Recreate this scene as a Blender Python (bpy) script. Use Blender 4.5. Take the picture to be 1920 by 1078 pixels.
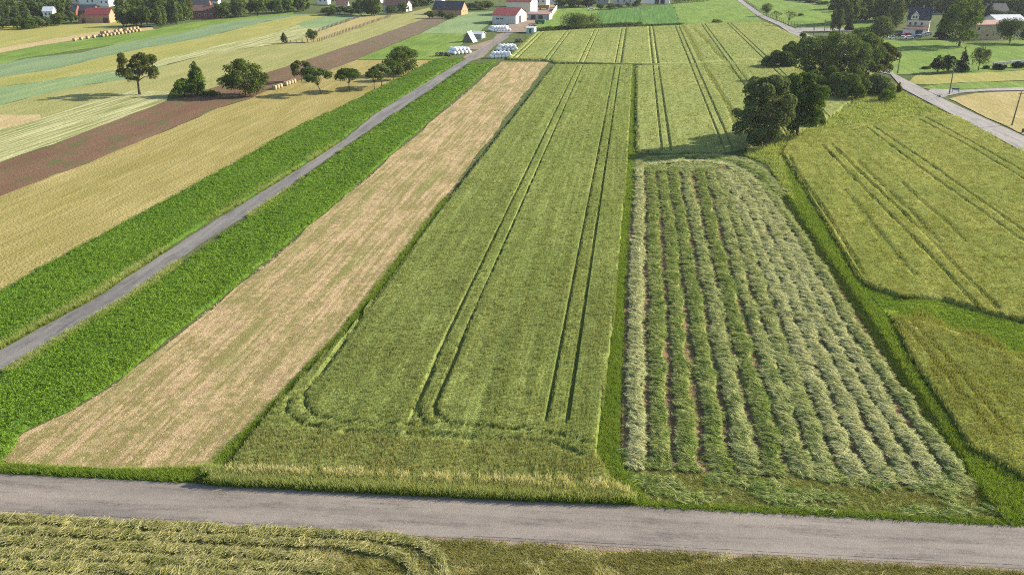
import bpy, bmesh, math, random
import numpy as np
from mathutils import Vector, Matrix

for o in list(bpy.data.objects):
    bpy.data.objects.remove(o)
random.seed(7)
RNG = np.random.default_rng(7)
SC = bpy.context.scene
COL = SC.collection

# ------------------------------------------------------------------ camera, sky, sun, exposure
CAM_H = 41.3
FPX = 1640.0                       # focal length in photo pixels (photo 1920 wide)
PITCH = math.atan(656 / FPX)
YAW = math.radians(7.71)
cam_d = bpy.data.cameras.new('camera')
cam = bpy.data.objects.new('camera', cam_d)
COL.objects.link(cam)
cam_d.sensor_width = 36
cam_d.lens = 36 * FPX / 1920
cam_d.clip_start = 0.5
cam_d.clip_end = 6000
cam.location = (0, 0, CAM_H)
cam.rotation_euler = (math.pi / 2 - PITCH, 0, YAW)
SC.camera = cam

SUN_EL = math.radians(27)
SUN_DIR = Vector((0.885, 0.466, 0)).normalized() * math.cos(SUN_EL) + Vector((0, 0, math.sin(SUN_EL)))
world = bpy.data.worlds.new('World')
SC.world = world
world.use_nodes = True
wn = world.node_tree
bg = wn.nodes['Background']
sky = wn.nodes.new('ShaderNodeTexSky')
sky.sky_type = 'NISHITA'
sky.sun_disc = False
sky.sun_elevation = SUN_EL
sky.sun_rotation = math.atan2(SUN_DIR.x, SUN_DIR.y)
wn.links.new(sky.outputs[0], bg.inputs[0])
bg.inputs[1].default_value = 0.10
sun_d = bpy.data.lights.new('sun', 'SUN')
sun_d.energy = 4.6
sun_d.angle = math.radians(0.6)
sun_d.color = (1.0, 0.91, 0.77)
sun = bpy.data.objects.new('sun', sun_d)
COL.objects.link(sun)
sun.rotation_euler = SUN_DIR.to_track_quat('Z', 'Y').to_euler()
sun.location = (60, 40, 90)
SC.view_settings.view_transform = 'Standard'
SC.view_settings.look = 'None'
SC.view_settings.gamma = 1
SC.view_settings.use_curve_mapping = False
SC.view_settings.exposure = 1.4
SC.cycles.filter_width = 1.1
SC.cycles.use_denoising = False
SC.cycles.max_bounces = 5
SC.cycles.diffuse_bounces = 2
SC.cycles.glossy_bounces = 2
SC.cycles.transmission_bounces = 2
SC.cycles.transparent_max_bounces = 4

# ------------------------------------------------------------------ survey: point of the photo -> point of the ground
_fw = np.array((-math.sin(YAW) * math.cos(PITCH), math.cos(YAW) * math.cos(PITCH), -math.sin(PITCH)))
_rt = np.array((math.cos(YAW), math.sin(YAW), 0.0))
_up = np.cross(_rt, _fw)


def at(px, py, z=0.0):
    d = _fw + (px - 960) / FPX * _rt + (539 - py) / FPX * _up
    t = (z - CAM_H) / d[2]
    return np.array((d[0] * t, d[1] * t))


def ats(pts):
    return [at(*p) for p in pts]


def height_at(px, py, ptop):
    """height of an upright thing standing at photo point (px, py) whose top shows at row ptop"""
    b = at(px, py)
    dist = math.hypot(*b)
    d = _fw + (px - 960) / FPX * _rt + (539 - ptop) / FPX * _up
    return CAM_H + d[2] * dist / math.hypot(d[0], d[1])


def mpp(px, py):
    """metres per photo pixel across, at a ground point"""
    b = at(px, py)
    depth = b[0] * _fw[0] + b[1] * _fw[1] - CAM_H * _fw[2]
    return depth / FPX


# ------------------------------------------------------------------ noise in numpy
def vnoise(x, y, seed=0):
    x = np.asarray(x, float); y = np.asarray(y, float)
    xi = np.floor(x).astype(np.int64); yi = np.floor(y).astype(np.int64)
    fx = x - xi; fy = y - yi
    fx = fx * fx * (3 - 2 * fx); fy = fy * fy * (3 - 2 * fy)

    def h(a, b):
        n = (a * 374761393 + b * 668265263 + seed * 1274126177) & 0x7fffffff
        n = ((n ^ (n >> 13)) * 1103515245) & 0x7fffffff
        n = n ^ (n >> 16)
        return (n & 0xffff) / 65535.0
    return (h(xi, yi) * (1 - fx) + h(xi + 1, yi) * fx) * (1 - fy) + (h(xi, yi + 1) * (1 - fx) + h(xi + 1, yi + 1) * fx) * fy


def fbm(x, y, seed=0, octs=3):
    s = 0; a = 0.5; tot = 0
    for i in range(octs):
        s = s + a * vnoise(x * 2 ** i, y * 2 ** i, seed + i); tot += a; a *= 0.5
    return s / tot


def dist_poly(P, line):
    """distance of points P (N,2) to polyline"""
    best = np.full(len(P), 1e9)
    L = np.asarray(line, float)
    for a, b in zip(L[:-1], L[1:]):
        ab = b - a
        t = np.clip(((P - a) @ ab) / max(ab @ ab, 1e-9), 0, 1)
        q = a + t[:, None] * ab
        best = np.minimum(best, np.hypot(P[:, 0] - q[:, 0], P[:, 1] - q[:, 1]))
    return best


def inside(P, poly):
    poly = np.asarray(poly, float)
    x, y = P[:, 0], P[:, 1]
    r = np.zeros(len(P), bool)
    j = len(poly) - 1
    for i in range(len(poly)):
        xi, yi = poly[i]; xj, yj = poly[j]
        if yi != yj:
            c = ((yi > y) != (yj > y)) & (x < (xj - xi) * (y - yi) / (yj - yi) + xi)
            r ^= c
        j = i
    return r


# ------------------------------------------------------------------ object helpers
def tag(o, label=None, cat=None, group=None, kind=None):
    if label: o['label'] = label
    if cat: o['category'] = cat
    if group: o['group'] = group
    if kind: o['kind'] = kind
    return o


def mesh_from(name, verts, faces, mats, attr=None, smooth=False, mat_idx=None):
    me = bpy.data.meshes.new(name)
    if isinstance(faces, np.ndarray):
        n = len(faces); k = faces.shape[1]
        me.vertices.add(len(verts))
        me.vertices.foreach_set('co', np.asarray(verts, np.float32).ravel())
        me.loops.add(n * k)
        me.loops.foreach_set('vertex_index', faces.astype(np.int32).ravel())
        me.polygons.add(n)
        me.polygons.foreach_set('loop_start', np.arange(0, n * k, k, dtype=np.int32))
        me.polygons.foreach_set('loop_total', np.full(n, k, np.int32))
        me.update(calc_edges=True)
    else:
        me.from_pydata([tuple(v) for v in verts], [], faces)
        me.update()
    if not isinstance(mats, (list, tuple)): mats = [mats]
    for m in mats: me.materials.append(m)
    if mat_idx is not None:
        me.polygons.foreach_set('material_index', np.asarray(mat_idx, np.int32))
    if attr:
        for k_, v in attr.items():
            a = me.attributes.new(k_, 'FLOAT', 'POINT')
            a.data.foreach_set('value', np.asarray(v, np.float32))
    if smooth:
        me.polygons.foreach_set('use_smooth', np.ones(len(me.polygons), bool))
    return me


def link(name, me, parent=None, loc=None):
    o = bpy.data.objects.new(name, me)
    COL.objects.link(o)
    if parent is not None: o.parent = parent
    if loc is not None: o.location = loc
    return o


def empty(name, loc, rz=0.0):
    o = bpy.data.objects.new(name, None)
    COL.objects.link(o)
    o.location = loc
    o.rotation_euler = (0, 0, rz)
    o.empty_display_size = 0.5
    return o


def copy_tree(o, parent=None):
    c = o.copy(); COL.objects.link(c); c.parent = parent
    for ch in o.children:
        copy_tree(ch, c)
    return c


class MB:
    """collects boxes, tubes and quads for ONE mesh"""
    def __init__(self): self.v = []; self.f = []

    def add(self, vs, fs):
        n = len(self.v); self.v += [tuple(v) for v in vs]; self.f += [tuple(i + n for i in f) for f in fs]

    def box(self, c, s, rz=0.0, taper=1.0):
        x, y, z = s[0] / 2, s[1] / 2, s[2] / 2
        ca, sa = math.cos(rz), math.sin(rz)
        vs = []
        for dz, k in ((-z, 1), (z, taper)):
            for dx, dy in ((-x, -y), (x, -y), (x, y), (-x, y)):
                a, b = dx * k, dy * k
                vs.append((c[0] + a * ca - b * sa, c[1] + a * sa + b * ca, c[2] + dz))
        self.add(vs, [(0, 3, 2, 1), (4, 5, 6, 7), (0, 1, 5, 4), (1, 2, 6, 5), (2, 3, 7, 6), (3, 0, 4, 7)])

    def tube(self, pts, rad, n=6):
        pts = [Vector(p) for p in pts]
        rings = []
        for i, p in enumerate(pts):
            d = (pts[min(i + 1, len(pts) - 1)] - pts[max(i - 1, 0)]).normalized()
            a = d.cross(Vector((0.31, 0.17, 0.93)) if abs(d.z) < 0.9 else Vector((1, 0, 0))).normalized()
            b = d.cross(a)
            r = rad[i] if hasattr(rad, '__len__') else rad
            rings.append([p + (a * math.cos(t * 2 * math.pi / n) + b * math.sin(t * 2 * math.pi / n)) * r for t in range(n)])
        vs = [v for r in rings for v in r]
        fs = []
        for i in range(len(pts) - 1):
            for t in range(n):
                u = (t + 1) % n
                fs.append((i * n + t, i * n + u, (i + 1) * n + u, (i + 1) * n + t))
        fs.append(tuple(range(n - 1, -1, -1))); fs.append(tuple((len(pts) - 1) * n + t for t in range(n)))
        self.add(vs, fs)

    def prism(self, prof, y0, y1):
        """profile of (x, z) points pushed along y"""
        n = len(prof)
        vs = [(x, y0, z) for x, z in prof] + [(x, y1, z) for x, z in prof]
        fs = [tuple(range(n)), tuple(range(2 * n - 1, n - 1, -1))]
        for i in range(n):
            j = (i + 1) % n
            fs.append((i, i + n, j + n, j))
        self.add(vs, fs)

    def mesh(self, name, mat, smooth=False):
        me = mesh_from(name, self.v, self.f, mat, smooth=smooth)
        bm = bmesh.new(); bm.from_mesh(me); bmesh.ops.recalc_face_normals(bm, faces=bm.faces); bm.to_mesh(me); bm.free()
        return me

    def build(self, name, mat, parent=None, loc=None, smooth=False):
        return link(name, self.mesh(name, mat, smooth), parent, loc)


# ------------------------------------------------------------------ materials
class NT:
    def __init__(self, name):
        self.m = bpy.data.materials.new(name); self.m.use_nodes = True
        self.t = self.m.node_tree; self.t.nodes.clear()
        self.out = self.t.nodes.new('ShaderNodeOutputMaterial')
        self.pos = None

    def n(self, typ, **kw):
        nd = self.t.nodes.new(typ)
        for k, v in kw.items(): setattr(nd, k, v)
        return nd

    def L(self, a, b): self.t.links.new(a, b)

    def position(self):
        if self.pos is None: self.pos = self.n('ShaderNodeNewGeometry').outputs['Position']
        return self.pos

    def mapped(self, scale, rz=0.0):
        m = self.n('ShaderNodeMapping')
        m.inputs['Scale'].default_value = scale
        m.inputs['Rotation'].default_value = (0, 0, rz)
        if rz:   # rotate first, then scale
            r = self.n('ShaderNodeMapping'); r.inputs['Rotation'].default_value = (0, 0, rz)
            self.L(self.position(), r.inputs[0]); self.L(r.outputs[0], m.inputs[0])
            m.inputs['Rotation'].default_value = (0, 0, 0)
        else:
            self.L(self.position(), m.inputs[0])
        return m.outputs[0]

    def noise(self, scale, detail=3, rough=0.55, rz=0.0, vec=None):
        """noise whose scale is a vector of 1/metres"""
        nd = self.n('ShaderNodeTexNoise')
        nd.inputs['Scale'].default_value = 1
        nd.inputs['Detail'].default_value = detail
        nd.inputs['Roughness'].default_value = rough
        if not hasattr(scale, '__len__'): scale = (scale,) * 3
        self.L(vec if vec is not None else self.mapped(scale, rz), nd.inputs['Vector'])
        return nd.outputs['Fac']

    def ramp(self, fac, lo, hi):
        r = self.n('ShaderNodeMapRange')
        r.inputs[1].default_value = lo; r.inputs[2].default_value = hi
        self.L(fac, r.inputs[0])
        return r.outputs[0]

    def mix(self, fac, a, b, typ='MIX'):
        nd = self.n('ShaderNodeMix', data_type='RGBA', blend_type=typ)
        for s, v in ((nd.inputs[0], fac), (nd.inputs[6], a), (nd.inputs[7], b)):
            if hasattr(v, 'links') or hasattr(v, 'is_linked'): self.L(v, s)
            elif hasattr(v, '__len__'): s.default_value = (*v, 1) if len(v) == 3 else v
            else: s.default_value = v
        return nd.outputs[2]

    def math(self, op, a, b=0.0):
        nd = self.n('ShaderNodeMath', operation=op)
        for s, v in ((nd.inputs[0], a), (nd.inputs[1], b)):
            if hasattr(v, 'is_linked'): self.L(v, s)
            else: s.default_value = v
        return nd.outputs[0]

    def attr(self, name):
        a = self.n('ShaderNodeAttribute', attribute_name=name, attribute_type='GEOMETRY')
        return a.outputs['Fac']

    def diffuse(self, col, rough=0.9, bump=None, bump_d=0.05, spec=0.1, metal=0.0):
        p = self.n('ShaderNodeBsdfPrincipled')
        if hasattr(col, 'is_linked'): self.L(col, p.inputs['Base Color'])
        else: p.inputs['Base Color'].default_value = (*col, 1)
        p.inputs['Roughness'].default_value = rough
        p.inputs['Specular IOR Level'].default_value = spec
        p.inputs['Metallic'].default_value = metal
        if bump is not None:
            b = self.n('ShaderNodeBump'); b.inputs['Distance'].default_value = bump_d
            b.inputs['Strength'].default_value = 1.0
            self.L(bump, b.inputs['Height']); self.L(b.outputs[0], p.inputs['Normal'])
        self.L(p.outputs[0], self.out.inputs[0])
        return self.m

    def leafy(self, col, trans=0.3, gloss=0.06):
        d = self.n('ShaderNodeBsdfDiffuse'); t = self.n('ShaderNodeBsdfTranslucent')
        self.L(col, d.inputs[0])
        tc = self.mix(1.0, col, (1.15, 1.1, 0.6), 'MULTIPLY')
        self.L(tc, t.inputs[0])
        m = self.n('ShaderNodeMixShader'); m.inputs[0].default_value = trans
        self.L(d.outputs[0], m.inputs[1]); self.L(t.outputs[0], m.inputs[2])
        self.L(m.outputs[0], self.out.inputs[0])
        return self.m


def crop_colour(n, dark, mid, light, patch=14.0, row=(2.2, 0.03), fine=3.0, rz=0.0, fa=0.55, rowa=0.5):
    """colour of a field surface: big patches, streaks along the rows, fine grain"""
    big = n.ramp(n.noise((1 / patch, 0.45 / patch, 1 / patch), 3, 0.5, rz), 0.36, 0.64)
    streak = n.ramp(n.noise((row[0], row[1], 0.2), 2, 0.6, rz), 0.32, 0.68)
    grain = n.ramp(n.noise(fine, 3, 0.65), 0.3, 0.7)
    c = n.mix(big, mid, light)
    d = n.math('MULTIPLY', n.math('SUBTRACT', 1.0, streak), rowa)
    c = n.mix(d, c, dark)
    blot = n.ramp(n.noise((.30, .07, .3), 4, .7, rz), .44, .70)
    c = n.mix(n.math('MULTIPLY', blot, .38), c, n.mix(.5, dark, mid))
    pale = n.ramp(n.noise((.55, .05, .9), 3, .7, rz), .52, .72)
    c = n.mix(n.math('MULTIPLY', pale, .40), c, tuple(min(1, v * 1.25) for v in light))
    g = n.math('MULTIPLY', n.math('SUBTRACT', 1.0, grain), fa)
    return n.mix(g, c, dark), grain


def field_mat(name, dark, mid, light, bump=0.1, **kw):
    n = NT(name)
    c, g = crop_colour(n, dark, mid, light, **kw)
    return n.diffuse(c, 0.95, g, bump, 0.03)


def blade_mat(name, dark, mid, light, tip, base=None, trans=0.3, tip_lo=0.55, gloss=0.0, **kw):
    """blades: field colour, instance variation, own colour at the ear (attribute t runs 0..1 up the blade)"""
    n = NT(name)
    c, g = crop_colour(n, dark, mid, light, **kw)
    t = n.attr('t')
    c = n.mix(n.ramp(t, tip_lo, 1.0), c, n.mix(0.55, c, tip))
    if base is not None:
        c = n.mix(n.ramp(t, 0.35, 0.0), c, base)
    r = n.n('ShaderNodeObjectInfo').outputs['Random']
    c = n.mix(n.math('MULTIPLY', r, 0.45), c, dark)
    c = n.mix(n.math('MULTIPLY', n.attr('r'), 0.5), c, light)
    return n.leafy(c, trans, gloss)


def plain(name, col, rough=0.8, var=0.15, scale=2.0, metal=0.0, spec=0.2):
    n = NT(name)
    f = n.noise(scale, 3)
    c = n.mix(n.math('MULTIPLY', n.ramp(f, 0.35, 0.65), var), col, tuple(x * 0.45 for x in col))
    return n.diffuse(c, rough, f, 0.02, spec, metal)


def bark_mat(name, col):
    n = NT(name)
    f = n.noise((6, 6, 1.2), 4)
    return n.diffuse(n.mix(n.ramp(f, 0.3, 0.7), tuple(x * 0.5 for x in col), col), 0.95, f, 0.05, 0.05)


def leaf_mat(name, dark, light, warm=None, trans=0.35):
    n = NT(name)
    big = n.ramp(n.noise(0.55, 3), 0.35, 0.65)
    fine = n.attr('r')
    c = n.mix(big, dark, light)
    c = n.mix(n.math('MULTIPLY', fine, 0.6), c, tuple(x * 0.55 for x in dark))
    if warm: c = n.mix(n.ramp(n.noise(0.25, 2), 0.55, 0.8), c, warm)
    oi = n.n('ShaderNodeObjectInfo').outputs['Random']
    c = n.mix(n.math('MULTIPLY', oi, 0.3), c, light)
    return n.leafy(c, trans, 0.0)


# palettes (real-world base colours)
M = {}
M['soil_ground'] = field_mat('rough_ground', (.045, .06, .02), (.08, .11, .035), (.12, .14, .05), patch=25, row=(.6, .3))
WH = dict(dark=(.06, .09, .02), mid=(.195, .24, .058), light=(.275, .305, .09))
M['wheat'] = field_mat('wheat_canopy', patch=11, row=(2.4, .03), rowa=.6, fa=.4, fine=4, **WH)
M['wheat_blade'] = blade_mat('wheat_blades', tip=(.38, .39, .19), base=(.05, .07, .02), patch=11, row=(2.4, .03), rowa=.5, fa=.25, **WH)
FW = dict(dark=(.09, .13, .03), mid=(.215, .25, .078), light=(.28, .29, .10))
M['edge_blade'] = blade_mat('headland_wheat_blades', dark=(.08, .09, .02), mid=(.25, .265, .08), light=(.34, .33, .115), tip=(.50, .46, .22), base=(.06, .06, .02), patch=3, row=(1.4, .4), rowa=.5, fa=.3)
M['far_wheat'] = field_mat('far_wheat_canopy', patch=22, row=(1.2, .01), rowa=.3, fine=1.5, fa=.35, **FW)
M['far_wheat_blade'] = blade_mat('far_wheat_blades', tip=(.36, .36, .16), patch=22, row=(1.2, .01), rowa=.25, fine=1.5, fa=.2, **FW)
BA = dict(dark=(.07, .10, .018), mid=(.195, .225, .045), light=(.28, .28, .07))
M['barley'] = field_mat('barley_canopy', patch=8, row=(1.3, .02), rowa=.4, fine=3, fa=.4, **BA)
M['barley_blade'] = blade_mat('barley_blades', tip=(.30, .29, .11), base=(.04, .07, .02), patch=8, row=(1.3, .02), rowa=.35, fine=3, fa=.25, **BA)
GR = dict(dark=(.035, .09, .008), mid=(.12, .25, .02), light=(.23, .35, .04))
M['green'] = field_mat('green_crop_canopy', (.025, .055, .008), (.07, .14, .015), (.11, .19, .022), patch=6, row=(1.2, .5), rowa=.4, fine=2.5, fa=.7)
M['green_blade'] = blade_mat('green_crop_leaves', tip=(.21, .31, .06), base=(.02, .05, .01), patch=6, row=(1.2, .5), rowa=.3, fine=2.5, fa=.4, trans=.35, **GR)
VG = dict(dark=(.045, .08, .015), mid=(.14, .205, .035), light=(.23, .27, .065))
M['verge'] = field_mat('verge_ground', patch=4, row=(1.0, .6), rowa=.4, fine=3, fa=.7, **VG)
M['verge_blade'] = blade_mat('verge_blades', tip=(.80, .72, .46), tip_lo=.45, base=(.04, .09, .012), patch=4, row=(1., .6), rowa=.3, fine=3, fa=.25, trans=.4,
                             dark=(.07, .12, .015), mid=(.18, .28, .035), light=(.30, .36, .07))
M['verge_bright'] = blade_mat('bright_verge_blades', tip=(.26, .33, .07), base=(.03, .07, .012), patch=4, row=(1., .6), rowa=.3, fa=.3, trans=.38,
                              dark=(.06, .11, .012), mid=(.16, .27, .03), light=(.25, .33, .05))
M['olive_blade'] = blade_mat('olive_grass_blades', dark=(.07, .08, .018), mid=(.19, .20, .045), light=(.28, .25, .08), tip=(.34, .32, .11), base=(.05, .06, .015), patch=2.5, row=(.7, 1.2), rowa=.4, fa=.3, trans=.35)
M['shade_toned_blade'] = blade_mat('shade_toned_grass_blades', dark=(.02, .04, .01), mid=(.05, .09, .018), light=(.08, .12, .025), tip=(.12, .17, .04), patch=2.5, row=(.7, 1.2), trans=.3)  # dark blade colour stands in for the shade beside the barley bank
M['seed_blade'] = blade_mat('seed_head_blades', dark=(.10, .14, .03), mid=(.28, .30, .09), light=(.42, .38, .16), tip=(1.0, .88, .6), tip_lo=.2, patch=2.5, row=(.7, 1.2), fa=.2, trans=.4)
M['gold'] = field_mat('stubble_meadow', (.15, .125, .035), (.26, .225, .075), (.35, .29, .12), patch=9, row=(1.1, .05), rowa=.5, fine=2.5, fa=.5)
M['mown'] = field_mat('mown_grass', (.07, .07, .018), (.18, .175, .045), (.27, .22, .08), patch=3, row=(.7, .9), rowa=.4, fine=4, fa=.6, bump=.12)
M['swath_soil'] = field_mat('swath_stubble', (.13, .09, .045), (.28, .18, .10), (.38, .24, .14), patch=3, row=(3, .4), rowa=.5, fine=5, fa=.5, bump=.15)


def straw_mat():
    n = NT('straw_ground')
    a = n.noise((.30, .12, .2), 4, .7)
    b = n.noise((1.6, .045, .3), 3, .6)
    cc = n.noise((1.4, 1.1, 1), 4, .75)
    s = n.math('ADD', n.math('ADD', n.math('MULTIPLY', a, .8), n.math('MULTIPLY', b, .9)), n.math('MULTIPLY', cc, .9))
    f = n.ramp(s, 1.18, 1.44)
    fine = n.noise((9, 7, 5), 4, .75)
    tan = n.mix(n.ramp(fine, .38, .62), (.21, .145, .078), (.51, .38, .215))
    grn = n.mix(n.ramp(fine, .35, .65), (.10, .088, .03), (.25, .225, .085))
    col = n.mix(f, grn, tan)
    brn = n.ramp(n.noise((1.1, .25, 1), 4, .7), .5, .66)
    col = n.mix(n.math('MULTIPLY', brn, .45), col, (.22, .14, .085))
    gl = n.ramp(n.noise((.45, .03, 1), 3, .6), .52, .66)
    col = n.mix(n.math('MULTIPLY', gl, .5), col, (.15, .165, .045))
    return n.diffuse(col, .95, fine, .14, .03)


def soil_mat():
    n = NT('ploughed_soil')
    a = n.ramp(n.noise((.12, .02, .2), 3, .6), .35, .65)
    sy = n.n('ShaderNodeSeparateXYZ'); n.L(n.position(), sy.inputs[0])
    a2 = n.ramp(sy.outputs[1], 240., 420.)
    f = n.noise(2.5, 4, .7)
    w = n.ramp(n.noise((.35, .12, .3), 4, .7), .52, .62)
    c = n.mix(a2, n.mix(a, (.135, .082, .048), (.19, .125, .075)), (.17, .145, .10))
    c = n.mix(n.ramp(f, .3, .7), (.10, .055, .038), c)
    c = n.mix(n.math('MULTIPLY', w, .75), c, (.07, .10, .035))
    return n.diffuse(c, .95, f, .15, .02)


def asphalt_mat(name, col, warm, rz):
    n = NT(name)
    along = n.noise((.05, .55, .3), 4, .6, rz)
    mott = n.noise(.8, 4, .7)
    grit = n.noise(14, 3, .75)
    c = n.mix(n.ramp(along, .35, .65), col, warm)
    dk = n.math('MULTIPLY', n.ramp(n.noise((.10, .8, .3), 5, .75, rz), .50, .64), .5)
    c = n.mix(dk, c, tuple(x * .42 for x in col))
    c = n.mix(n.math('MULTIPLY', n.ramp(mott, .4, .7), .25), c, tuple(x * 1.35 for x in warm))
    c = n.mix(n.math('MULTIPLY', n.ramp(grit, .62, .40), .45), c, tuple(x * .5 for x in col))
    coarse = n.math('MULTIPLY', n.ramp(n.noise((5, 7, 5), 3, .8), .5, .62), n.ramp(n.noise((.10, .8, .3), 5, .75, rz), .46, .62))
    c = n.mix(n.math('MULTIPLY', coarse, .6), c, tuple(x * .35 for x in col))
    return n.diffuse(c, .85, grit, .03, .2)


def pale_cut_mat():
    n = NT('pale_cut_hay')
    st = n.ramp(n.noise((1.5, .03, .3), 2, .6), .4, .58)
    f = n.noise((2.5, 1.2, 1), 4, .7)
    c = n.mix(st, (.12, .14, .04), (.46, .43, .24))
    return n.diffuse(n.mix(n.ramp(f, .3, .65), (.18, .19, .07), c), .95, f, .1, .02)


M['straw'] = straw_mat()
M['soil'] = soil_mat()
ROAD_RZ = math.radians(-2.9)
M['asphalt'] = asphalt_mat('road_asphalt', (.165, .145, .126), (.24, .207, .175), ROAD_RZ)
M['lane_asphalt'] = asphalt_mat('lane_gravel', (.115, .11, .105), (.20, .185, .165), math.pi / 2)
M['lane_pale'] = asphalt_mat('pale_lane', (.20, .185, .17), (.27, .25, .225), math.pi / 2)
M['dirt'] = field_mat('dirt_shoulder', (.12, .09, .06), (.24, .19, .14), (.32, .26, .2), patch=1.2, row=(2, 2), fine=8, bump=.05)
M['pale_hay'] = pale_cut_mat()
M['yellow_field'] = field_mat('yellow_field_surface', (.13, .14, .04), (.235, .235, .085), (.30, .275, .115), patch=16, row=(.5, .02), rowa=.4, fine=1.5, fa=.35)
M['yellow_field2'] = field_mat('ripening_field_surface', (.12, .14, .03), (.24, .235, .07), (.31, .27, .09), patch=12, row=(.8, .01), rowa=.35, fine=1.2, fa=.3)
M['mint'] = field_mat('blue_green_field_surface', (.08, .13, .05), (.15, .22, .095), (.21, .26, .12), patch=15, row=(.5, .015), rowa=.35, fine=1.3, fa=.3)
M['teal'] = field_mat('rye_field_surface', (.075, .125, .06), (.135, .195, .10), (.185, .235, .115), patch=18, row=(.4, .012), rowa=.45, fine=1.3, fa=.3)
M['bright'] = field_mat('fresh_green_surface', (.055, .095, .02), (.125, .20, .035), (.20, .27, .055), patch=9, row=(.9, .04), rowa=.5, fine=1.5, fa=.45)
M['weed'] = field_mat('weed_patch_surface', (.06, .13, .012), (.16, .29, .025), (.30, .38, .04), patch=4, row=(.9, .04), rowa=.6, fine=2.5, fa=.5)
M['rows'] = field_mat('row_crop_surface', (.03, .08, .02), (.09, .185, .03), (.13, .21, .05), patch=14, row=(.9, .02), rowa=.85, fine=1.2, fa=.4)
M['dry'] = field_mat('dry_meadow_surface', (.17, .145, .05), (.31, .26, .10), (.38, .31, .15), patch=9, row=(.5, .2), rowa=.4, fine=1.5, fa=.5)
M['peach'] = field_mat('peach_field_surface', (.22, .18, .08), (.34, .26, .13), (.40, .31, .17), patch=9, row=(.5, .1), rowa=.3, fine=1.5, fa=.3)
M['leaf_dark'] = leaf_mat('dark_leaves', (.038, .066, .014), (.13, .175, .036))
M['leaf_grey'] = leaf_mat('grey_green_leaves', (.055, .085, .028), (.17, .205, .085))
M['leaf_olive'] = leaf_mat('olive_leaves', (.05, .07, .018), (.13, .145, .04), (.16, .14, .05))
M['leaf_mid'] = leaf_mat('green_leaves', (.045, .085, .015), (.14, .20, .038))
M['leaf_willow'] = leaf_mat('willow_leaves', (.06, .085, .03), (.13, .165, .06))
M['leaf_hedge'] = leaf_mat('hedge_leaves', (.045, .08, .02), (.145, .19, .06), (.16, .18, .05))
M['leaf_fresh'] = leaf_mat('fresh_leaves', (.06, .11, .015), (.13, .20, .03))
M['needle'] = leaf_mat('spruce_needles', (.012, .025, .012), (.03, .05, .02), trans=.1)
M['needle2'] = leaf_mat('cypress_needles', (.015, .032, .010), (.045, .07, .018), trans=.1)
M['bark'] = bark_mat('bark', (.13, .10, .075))
M['birch_bark'] = bark_mat('birch_bark', (.55, .52, .47))
M['timber'] = bark_mat('weathered_timber', (.20, .17, .14))


def hay_mat(name, dark, mid, pale, edge, palest):
    n = NT(name)
    a = n.ramp(n.noise((.5, .35, .5), 3, .65), .38, .62)
    f = n.noise((5, 4, 4), 3, .7)
    c = n.mix(a, dark, mid)
    r = n.n('ShaderNodeObjectInfo').outputs['Random']
    c = n.mix(n.ramp(n.math('ADD', n.math('MULTIPLY', r, .45), n.math('MULTIPLY', n.noise((.8, .4, .5), 4, .65), 1.4)), edge, edge + .35), c, pale)
    c = n.mix(n.math('MULTIPLY', n.ramp(n.attr('t'), .5, 1), .5), c, palest)
    c = n.mix(n.ramp(n.attr('r'), .72, .95), c, palest)
    c = n.mix(n.math('MULTIPLY', n.ramp(n.attr('r'), .3, .0), .6), c, dark)
    c = n.mix(n.math('MULTIPLY', n.ramp(f, .6, .35), .4), c, dark)
    return n.leafy(c, .2, 0.0)


M['hay_green'] = hay_mat('fresh_cut_hay_green', (.075, .135, .02), (.19, .27, .045), (.42, .44, .15), .85, (.60, .58, .26))
M['hay_pale'] = hay_mat('fresh_cut_hay_pale', (.11, .16, .035), (.32, .35, .12), (.58, .57, .29), .62, (.74, .70, .42))  # silvery sheen of the laid grass is put into this paler colour
M['hay_mixed'] = hay_mat('fresh_cut_hay_mixed', (.09, .15, .028), (.26, .31, .08), (.50, .51, .22), .72, (.66, .63, .33))
M['hay_front'] = hay_mat('cut_hay_by_road', (.10, .12, .022), (.25, .245, .065), (.44, .40, .17), .80, (.58, .52, .26))
M['swath_base'] = field_mat('windrow_core', (.09, .12, .03), (.21, .25, .07), (.33, .35, .13), patch=2, row=(1, 1), fine=5, fa=.6, bump=.12)
M['straw_bits'] = blade_mat('straw_bits', (.26, .18, .10), (.52, .40, .24), (.72, .58, .38), tip=(.72, .6, .40), trans=.15, patch=3)

# ------------------------------------------------------------------ land: sheets
NSHEET = [0]


def roughen(poly, step, amp, seed=0):
    """field edges wander a little"""
    P = [np.array(p[:2], float) for p in poly]; out = []
    for a, b in zip(P, P[1:] + P[:1]):
        L = np.hypot(*(b - a)); n = min(400, max(1, int(L / step)))
        nr = np.array((-(b - a)[1], (b - a)[0])) / max(L, 1e-6)
        for i in range(n):
            q = a + (b - a) * i / n
            out.append(tuple(q + nr * (float(fbm(q[0] / step * .37, q[1] / step * .37, seed, 3)) - .5) * 2 * amp * (0 if i == 0 else 1)))
    return out


def sheet(name, pts, mat, label, cat='field', z=None, kind='structure'):
    NSHEET[0] += 1
    if z is None: z = 0.004 * NSHEET[0] + 0.01
    me = mesh_from(name, [(p[0], p[1], z) for p in pts], [tuple(range(len(pts)))], mat)
    if me.polygons[0].normal.z < 0: me.flip_normals()
    bm = bmesh.new(); bm.from_mesh(me); bmesh.ops.triangulate(bm, faces=bm.faces); bm.to_mesh(me); bm.free()
    o = link(name, me)
    return tag(o, label, cat, kind=kind)


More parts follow.
